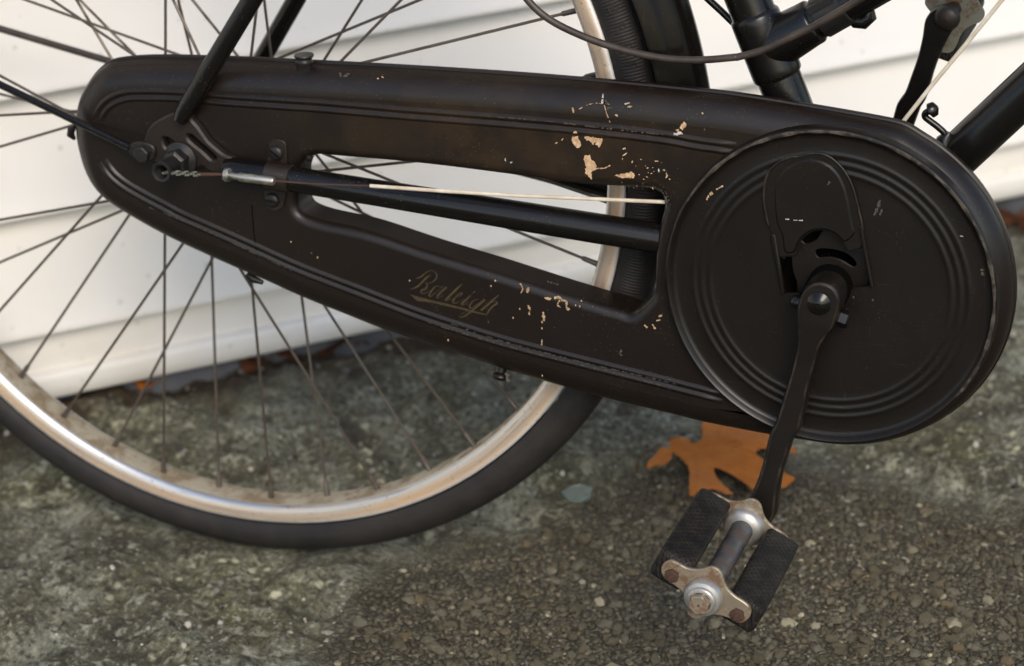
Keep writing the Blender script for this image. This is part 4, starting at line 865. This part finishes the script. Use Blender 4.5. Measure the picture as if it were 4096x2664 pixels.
letter(([(0.2235,0.2448),(0.2213,0.2426),(0.2187,0.2403),(0.2148,0.2365),(0.2102,0.2323)], [16, 22, 34, 36, 30]), ([(0.2112,0.2331),(0.2165,0.238),(0.2207,0.24),(0.2223,0.2388),(0.2196,0.2368),(0.217,0.2341),(0.2148,0.2308),(0.2143,0.2296)], [6, 8, 12, 28, 34, 32, 24, 8]))
mb = MB(); mb.poly([(0.1592,0.2393),(0.1629,0.2386),(0.169,0.2375),(0.1783,0.2361),(0.1894,0.2346),(0.1986,0.2329),(0.2078,0.2312),(0.2142,0.2302),(0.215,0.2295),(0.2077,0.2299),(0.1985,0.2315),(0.1884,0.2329),(0.1782,0.2342),(0.1707,0.235),(0.1646,0.2347),(0.1623,0.2368)], YL - .0001); mb.build('underline', M['gold'], case, 0)
letter(([(0.1599,0.2429),(0.1566,0.2433),(0.1548,0.2453),(0.1556,0.2486),(0.1579,0.2479),(0.1568,0.2466)], [8, 6, 6, 6, 5, 3]), mat='gold_faint', name='flourish')
letter(([(0.2144,0.2294),(0.2143,0.227),(0.2168,0.2254),(0.2194,0.2264),(0.2183,0.2284),(0.216,0.2291)], [8, 7, 6, 6, 5, 3]), mat='gold_faint', name='flourish')

rj = random.Random(3)
def jag(pts, amp):
    out = []; n = len(pts)
    for i in range(n):
        a, b = pts[i], pts[(i + 1) % n]; L = math.dist(a, b); k = max(1, int(L / .0007))
        for j in range(k):
            t = j / k; out.append((a[0] + (b[0] - a[0]) * t + rj.uniform(-1, 1) * amp, a[1] + (b[1] - a[1]) * t + rj.uniform(-1, 1) * amp))
    return out
def chip(pts, mat='chip', y=YF - .00012, parent=None, amp=.0006):
    if mat == 'chip' and abs(area2(pts)) > 1.6e-5:      # dark rust creeping out from under the broken paint
        mb = MB(); mb.poly(jag(offset(pts, -.0006), .0006), y + .00005); mb.build('rust_stain', M['stain'], parent or case, 0)
    mb = MB(); mb.poly(jag(pts, amp), y); return mb.build('paint_chip', M[mat], parent or case, 0)
def scratch(pts, w, mat='chip', y=YF - .00012, parent=None, gaps=.3):
    P = resample(pts, .0011, False); mb = MB()
    for a, b in zip(P, P[1:]):
        if rj.random() < gaps: continue
        t = Vector(b) - Vector(a); n_ = Vector((-t.y, t.x)).normalized() * w * rj.uniform(.3, 1) * .5; e = t * .15
        q = [Vector(a) - e + n_ * rj.uniform(.2, 1), Vector(a) - e - n_, Vector(b) + e - n_ * rj.uniform(.2, 1), Vector(b) + e + n_]
        mb.add([(v.x, y, v.y) for v in q], [(0, 1, 2, 3)])
    if mb.f: o = mb.build('scratch', M[mat], parent or case, 0); o['kind'] = 'stuff'
def flecks(cx, cz, rx, rz, n, s, mat='chip', y=YF - .00012, parent=None):
    mb = MB()
    for _ in range(n):
        x, z = cx + rj.gauss(0, rx), cz + rj.gauss(0, rz); r = s * rj.uniform(.25, 1.2); a0 = rj.random() * 6; m = 7; el = rj.uniform(.8, 3.2); ca_, sa_ = math.cos(a0), math.sin(a0); q = [(r * el * rj.uniform(.4, 1.2) * math.cos(k * 6.283 / m), r * rj.uniform(.3, 1.1) * math.sin(k * 6.283 / m)) for k in range(m)]
        mb.add([(x + u * ca_ - w * sa_, y, z + u * sa_ + w * ca_) for u, w in q], [tuple(range(m))])
    o = mb.build('paint_flecks', M[mat], parent or case, 0); o['kind'] = 'stuff'
chip([(0.2791,0.3588),(0.2812,0.3604),(0.2833,0.3591),(0.2852,0.3558),(0.2844,0.3528),(0.2824,0.3518),(0.2802,0.3544),(0.2786,0.3571)])
chip([(0.2871,0.3599),(0.2911,0.3606),(0.296,0.3595),(0.2995,0.3597),(0.2991,0.3563),(0.2974,0.3533),(0.2951,0.355),(0.2959,0.3573),(0.2935,0.3554),(0.291,0.3572),(0.2885,0.3578)])
chip([(0.2872,0.347),(0.2907,0.348),(0.2918,0.3449),(0.2947,0.3426),(0.295,0.3391),(0.2918,0.3362),(0.2914,0.3316),(0.2898,0.3332),(0.2868,0.3352),(0.2883,0.3401),(0.2866,0.343)])
chip([(0.3076,0.3354),(0.3111,0.3367),(0.3151,0.3374),(0.3186,0.3389),(0.3206,0.3371),(0.3199,0.3349),(0.316,0.3342),(0.3111,0.3343)], y=YF + .0002 - .0004)
chip([(0.3513,0.3716),(0.3533,0.374),(0.355,0.3735),(0.3546,0.3706),(0.3528,0.3687),(0.3516,0.3697)])
chip([(0.3477,0.367),(0.3506,0.3679),(0.3536,0.3676),(0.3534,0.3665),(0.3496,0.366),(0.3476,0.3659)], 'chip_white', YF - .0018)
chip([(0.3486,0.369),(0.3498,0.3695),(0.3501,0.3685),(0.3492,0.3679)]); chip([(0.281,0.3636),(0.2831,0.3641),(0.2834,0.3626),(0.2812,0.3619)], y=YF - .0016)
scratch([(0.2954,0.3392),(0.3003,0.3395),(0.3042,0.3418)], .0010, gaps=.05)
scratch([(0.301,0.3892),(0.3003,0.3833)], .0022, 'chip_white', YF + .0001 - .0004); scratch([(0.2838,0.3778),(0.2898,0.3811),(0.2948,0.3829),(0.3006,0.3828),(0.3094,0.3827)], .0009, 'chip')
scratch([(0.3016,0.3819),(0.3029,0.3766),(0.305,0.3707)], .0009); scratch([(0.3143,0.3832),(0.3184,0.3845)], .0012, 'chip_white'); scratch([(0.317,0.3818),(0.3209,0.3823)], .0014)
scratch([(0.2803,0.3789),(0.2807,0.3756)], .0016, gaps=0); scratch([(0.3088,0.3762),(0.3102,0.3752)], .0016, gaps=0)
scratch([(0.3012,0.3843),(0.3016,0.3814)], .0042, 'chip_grey'); scratch([(0.2997,0.3837),(0.3041,0.3835)], .0035, 'chip_grey'); scratch([(0.3035,0.3801),(0.3082,0.3804)], .0026, 'chip_grey')
for q, mt in (((2050, 1020), 0), ((2035, 1068), 0), ((2185, 1120), 0), ((2290, 1095), 0), ((2250, 1150), 0), ((2310, 1195), 1), ((2205, 1190), 1), ((2310, 1160), 0), ((1265, 1108), 0), ((1640, 1115), 0), ((1593, 962), 0)): pass
FL = [(0.3155,0.353),(0.3139,0.3481),(0.3285,0.3441),(0.3388,0.3473),(0.3348,0.3416),(0.3405,0.3376),(0.3303,0.3373),(0.3406,0.341),(0.2366,0.3385),(0.2745,0.3406),(0.2704,0.3555),(0.3201,0.343),(0.2316,0.3405),(0.1444,0.3918),(0.1506,0.3915)]
for i, (x, z) in enumerate(FL): flecks(x, z, .0018, .0011, 2, .0005 if i > 7 else .0008, 'chip' if i % 4 else 'chip_white')
x, z = [(0.3338,0.34)][0]; flecks(x, z, .010, .005, 9, .0005)
chip([(0.116,0.3907),(0.1177,0.3903),(0.1174,0.3872),(0.1163,0.3867)], 'chip_grey', y=-.0505); chip([(0.1187,0.3876),(0.1216,0.39),(0.1238,0.391),(0.1231,0.3891),(0.1203,0.3869)], 'chip_grey', y=-.0505)
WS = [(0.3149,-0.056,0.329),(0.3218,-0.056,0.3295),(0.3296,-0.056,0.3298),(0.3355,-0.056,0.3293),(0.3394,-0.056,0.3271),(0.3422,-0.056,0.3228),(0.3431,-0.056,0.3174)]
mb = MB()
for a, b in zip(catmull(WS, 6, False), catmull(WS, 6, False)[1:]):
    for _ in range(1):
        t = rj.random(); c_ = Vector(a).lerp(Vector(b), t) + Vector((rj.gauss(0, .0012), 0, rj.gauss(0, .0012))); r = .00045 * rj.uniform(.4, 1.3)
        mb.add([(c_.x + r * rj.uniform(.5, 1.4) * math.cos(k * 1.05), YF - .0002, c_.z + r * rj.uniform(.5, 1.4) * math.sin(k * 1.05)) for k in range(6)], [tuple(range(6))])
mb.build('paint_flecks', M['chip_grey'], case, 0)['kind'] = 'stuff'
chip([(0.2557,0.2461),(0.2583,0.2467),(0.2608,0.2461),(0.2602,0.2446),(0.2572,0.2447)], amp=.0003)
scratch([(0.2629,0.2465),(0.266,0.2473),(0.269,0.2455),(0.2715,0.2447),(0.2709,0.241),(0.2727,0.2389)], .0022, gaps=.05); scratch([(0.269,0.2455),(0.2659,0.2447),(0.2647,0.2415),(0.2668,0.2401)], .0014)
scratch([(0.2546,0.2354),(0.255,0.2294)], .0026, gaps=.05); scratch([(0.2536,0.2288),(0.2533,0.2232)], .0012); scratch([(0.2531,0.2156),(0.2526,0.2117)], .0010, gaps=.1)
scratch([(0.2385,0.2552),(0.2404,0.2528),(0.2409,0.2507),(0.2395,0.2478)], .0014, gaps=.1); scratch([(0.245,0.252),(0.2433,0.2476)], .0022, gaps=.1); scratch([(0.2442,0.2393),(0.2454,0.2362),(0.2446,0.2328)], .0018)
scratch([(0.3347,0.2403),(0.3369,0.2412)], .0018, gaps=.1); scratch([(0.3331,0.2372),(0.3356,0.2379)], .0014, gaps=.1); scratch([(0.3247,0.2331),(0.3267,0.2316)], .0016, gaps=.1); scratch([(0.3303,0.2343),(0.3319,0.2313)], .0018, gaps=.1)
scratch([(0.3086,0.2137),(0.307,0.2115),(0.3085,0.2098)], .0020, 'chip_grey', gaps=0)
scratch([(0.2545,0.2562),(0.2642,0.2543)], .0014, 'chip_grey', y=-.0515); scratch([(-0.0073,0.2673),(-0.008,0.2629)], .0018, 'chip_grey', y=-.0525, gaps=0)
DOT = [(0.2168,0.2588),(0.2185,0.2508),(0.2218,0.2549),(0.1597,0.2493),(0.2153,0.2245),(0.2331,0.2292),(0.2776,0.2427),(0.2804,0.2424),(0.2818,0.2462),(0.2382,0.2361),(0.2521,0.1891),(0.1853,0.2082),(0.167,0.2208)] + [(0.0568,0.2612),(0.0607,0.2605),(0.0927,0.2601),(0.0736,0.2697),(0.0885,0.2629)] + [(0.3672,0.3701),(0.3661,0.3808)]
for x, z in DOT: chip([(x + .0005 * math.cos(a), z + .0008 * math.sin(a)) for a in (0, 1.2, 2.5, 3.7, 5)], 'chip_grey' if rj.random() < .35 else 'chip', amp=.0002)
for pts, y_ in (([(0.188,0.2216),(0.2036,0.2172),(0.2245,0.2124),(0.2556,0.2067),(0.2865,0.202),(0.3452,0.194)], YF - .00165), ([(0.1719,0.2204),(0.2035,0.2135),(0.2348,0.2078),(0.2659,0.2027),(0.3068,0.1969),(0.3371,0.1915)], YF - .00165), ([(0.2219,0.3698),(0.2621,0.3693),(0.3016,0.367),(0.3406,0.3655)], YF - .00165), ([(-0.0341,0.2871),(-0.001,0.2774),(0.037,0.2628),(0.0747,0.2483)], YF - .00165)):
    scratch(pts, .0012, 'chip_grey', y_, gaps=.62)
YS = YD - .00012
scratch([(0.3689,0.3249),(0.3707,0.3282),(0.3728,0.3299),(0.3746,0.331)], .0022, y=YS, parent=disc); scratch([(0.3754,0.3322),(0.3796,0.3349)], .0016, y=YS, parent=disc, gaps=.1)
scratch([(0.4187,0.3169),(0.4229,0.3171)], .0010, 'chip_white', -.06225, disc); scratch([(0.426,0.3168),(0.4317,0.317)], .0013, 'chip_white', -.06225, disc, .05)
scratch([(0.4761,0.3233),(0.4783,0.3276),(0.4798,0.3335)], .0026, 'chip_grey', YS, disc, .05); scratch([(0.4797,0.3238),(0.4811,0.3273)], .0018, 'chip_grey', YS, disc, .05)
scratch([(0.4473,0.3418),(0.4487,0.3439)], .0020, 'chip_grey', -.06225, disc, 0); scratch([(0.5436,0.2935),(0.5442,0.2897)], .0030, 'chip_grey', YS, disc, .1); scratch([(0.5295,0.314),(0.5313,0.3139)], .0012, 'chip_white', YS, disc, 0)
D2 = [(0.4638,0.2674),(0.4762,0.2664),(0.5223,0.2458),(0.5306,0.2603),(0.5188,0.2314),(0.38,0.1965),(0.3609,0.2488)]
for x, z in D2: chip([(x + .0006 * math.cos(a), z + .0010 * math.sin(a)) for a in (0, 1.2, 2.5, 3.7, 5)], 'chip_grey', YS, disc, .0002)

# ================================================================== LOOSE THINGS ON THE GROUND
def gz(x, y): return float(ground_z(np.array([x]), np.array([y]))[0][0])
def leaf_mesh(outline, base, curl, name, mat, step=.004, thick=.0005):
    l = resample(outline, step); bm = bmesh.new(); lo = [Vector((x, y, 0)) for x, y in l]; tr = tessellate_polygon([lo]); vs = [bm.verts.new(v) for v in lo]
    for t in tr:
        try: bm.faces.new([vs[i] for i in t])
        except ValueError: pass
    for _ in range(3):
        long_ = [e for e in bm.edges if e.calc_length() > step * 2.2]
        if not long_: break
        bmesh.ops.subdivide_edges(bm, edges=long_, cuts=1); bmesh.ops.triangulate(bm, faces=bm.faces)
    for v in bm.verts: v.co.z = base + curl(v.co.x, v.co.y)
    bmesh.ops.recalc_face_normals(bm, faces=bm.faces); bmesh.ops.solidify(bm, geom=bm.faces[:], thickness=thick)
    me = bpy.data.meshes.new(name); bm.to_mesh(me); bm.free(); me.materials.append(mat); me.polygons.foreach_set('use_smooth', [True] * len(me.polygons)); me.set_sharp_from_angle(angle=math.radians(60)); return me
lo_ = [(0.2574,0.2396),(0.2637,0.2381),(0.2686,0.2369),(0.2712,0.2303),(0.2794,0.2312),(0.2777,0.2442),(0.2707,0.2632),(0.2671,0.2845),(0.2755,0.3027),(0.285,0.2874),(0.2941,0.293),(0.2994,0.3137),(0.3116,0.3023),(0.3192,0.2804),(0.3331,0.2638),(0.3439,0.2544),(0.3569,0.2405),(0.3539,0.2329),(0.3436,0.2269),(0.3319,0.2256),(0.3274,0.2197),(0.3294,0.2119),(0.3386,0.2067),(0.3549,0.1971),(0.3673,0.1897),(0.3631,0.1829),(0.3627,0.1763),(0.353,0.1743),(0.3499,0.1673),(0.3417,0.1629),(0.3285,0.1729),(0.3145,0.183),(0.3023,0.1896),(0.3024,0.1856),(0.3081,0.1721),(0.3185,0.1551),(0.331,0.14),(0.3255,0.1375),(0.3116,0.1448),(0.3069,0.1397),(0.303,0.1348),(0.2991,0.1302),(0.292,0.1542),(0.2862,0.1755),(0.2783,0.1968),(0.2684,0.2105),(0.2594,0.2181),(0.2628,0.204),(0.2588,0.1881),(0.2504,0.1754),(0.2485,0.1934),(0.2492,0.213),(0.2525,0.2291)]
lcx, lcy = sum(q[0] for q in lo_) / len(lo_), sum(q[1] for q in lo_) / len(lo_)
lz = gz(lcx, lcy)
def gzs(x, y):
    i, j = int(np.searchsorted(gx, x)), int(np.searchsorted(gy, y)); return float(GZ[j - 2:j + 3, i - 2:i + 3].max())
leaf = empty('oak_leaf', loc=(0, 0, 0)); tag(leaf, 'orange-brown fallen oak leaf lying behind the near pedal', 'leaf')
def leaf_z(x, y): return .0055 + .0028 * math.sin((x - lcx) * 62 + .9) + .0022 * math.sin((y - lcy) * 70 + (x - lcx) * 30) + .0006 * math.sin((x + y) * 260) + 1.5 * max(0, (lcx - .04) - x) ** 2
lm = leaf_mesh(lo_, .006, leaf_z, 'blade', M['leaf'])
def vein_z(x, y): return .0062 + leaf_z(x, y)
link(bpy.data.objects.new('blade', lm), leaf)
stp = [(0.2392,0.1,0.081)]; ls = [(0.2594,0.237),(0.2529,0.2323),(0.2457,0.2167),(0.2425,0.1993),(0.243,0.1817),(0.2474,0.1619)]
mb = MB(); mb.tube([(x, y, leaf_z(x, y) + .006 + .0001 * i) for i, (x, y) in enumerate(catmull(ls, 3, False))][:16], [.0009] + [.0007] * 14 + [.0010], 8); mb.build('stalk', M['leaf_dark'], leaf, 180)
for vn in ([(0.2609,0.2298),(0.2788,0.2151),(0.2956,0.2105),(0.3096,0.2201),(0.3177,0.2433),(0.317,0.2709)], [(0.2788,0.2151),(0.2913,0.1799),(0.3006,0.1425),(0.3073,0.1318)], [(0.2956,0.2105),(0.3056,0.1924),(0.3279,0.1752),(0.3421,0.1591)], [(0.3096,0.2201),(0.3312,0.2109),(0.3484,0.1978),(0.3651,0.1807)], [(0.2956,0.2105),(0.2902,0.2393),(0.2856,0.2754)], [(0.3096,0.2201),(0.3214,0.2292),(0.3406,0.2341),(0.3551,0.2319)], [(0.272,0.2208),(0.2615,0.2166),(0.2572,0.2004),(0.2538,0.173)]):
    vl = catmull(vn, 4, False); mb = MB(); mb.tube([(x, y, vein_z(x, y)) for x, y in vl], [.0007] + [.0005] * (len(vl) - 2) + [.0002], 6); mb.build('vein', M['leaf_vein'], leaf, 180)

gs = [(0.1996,0.1204),(0.2019,0.1302),(0.21,0.1354),(0.2204,0.1336),(0.222,0.1202),(0.217,0.1143),(0.2088,0.1137)]
gl = leaf_mesh(gs, gz(*gs[0]) + .006, lambda x, y: .1 * (y - gs[0][1]), 'glass_shard', M['glass'], thick=.003); gsh = link(bpy.data.objects.new('glass_shard', gl)); tag(gsh, 'small pale broken glass shard on the asphalt by the tyre', 'glass shard')
# leaves and litter blown against the foot of the wall
def litter(pts, sizes, labels, mats):
    for (x, y), s, lb, mt in zip(pts, sizes, labels, mats):
        r_ = random.Random(int(abs(x) * 1e4)); o_ = []
        for k in range(14):
            a = 2 * math.pi * k / 14; rr = s * (.55 + .45 * (k % 2)) * r_.uniform(.7, 1.1); o_.append((x + rr * math.cos(a) * 1.3, y + rr * math.sin(a) * .8))
        ph = r_.uniform(0, 6)
        me = leaf_mesh(o_, gz(x, y) + .010, lambda X, Y: s * .35 * math.sin((X - x) / s * 2.2 + ph) + s * .3 * math.cos((Y - y) / s * 2), 'dead_leaf', M[mt], step=s * .22)
        o = link(bpy.data.objects.new('dead_leaf', me)); tag(o, lb, 'leaf', 'dead leaves along the foot of the wall')
LT = [(-0.1398,0.2699),(-0.1224,0.3034),(-0.0944,0.3402),(-0.0759,0.3631),(-0.2125,0.2164),(0.4248,0.8239),(0.4391,0.8323)]
litter(LT, [.022, .016, .026, .018, .014, .024, .02], ['curled brown dead leaf under the siding, left of the three close to the spokes', 'small rusty brown dead leaf at the wall foot, between two larger ones', 'large dark red-brown dead leaf at the wall foot just below the chain case', 'dark dead leaf half under the siding, hard by the chain case edge', 'pale tan dead leaf under the siding near the rim on the left', 'dark red-brown dead leaf under the siding right of the chain case', 'brown dead leaf at the wall foot against the right picture edge'],
       ['leaf_dark', 'leaf_dark', 'leaf_dark', 'leaf_dark', 'leaf', 'leaf_dark', 'leaf_dark'])
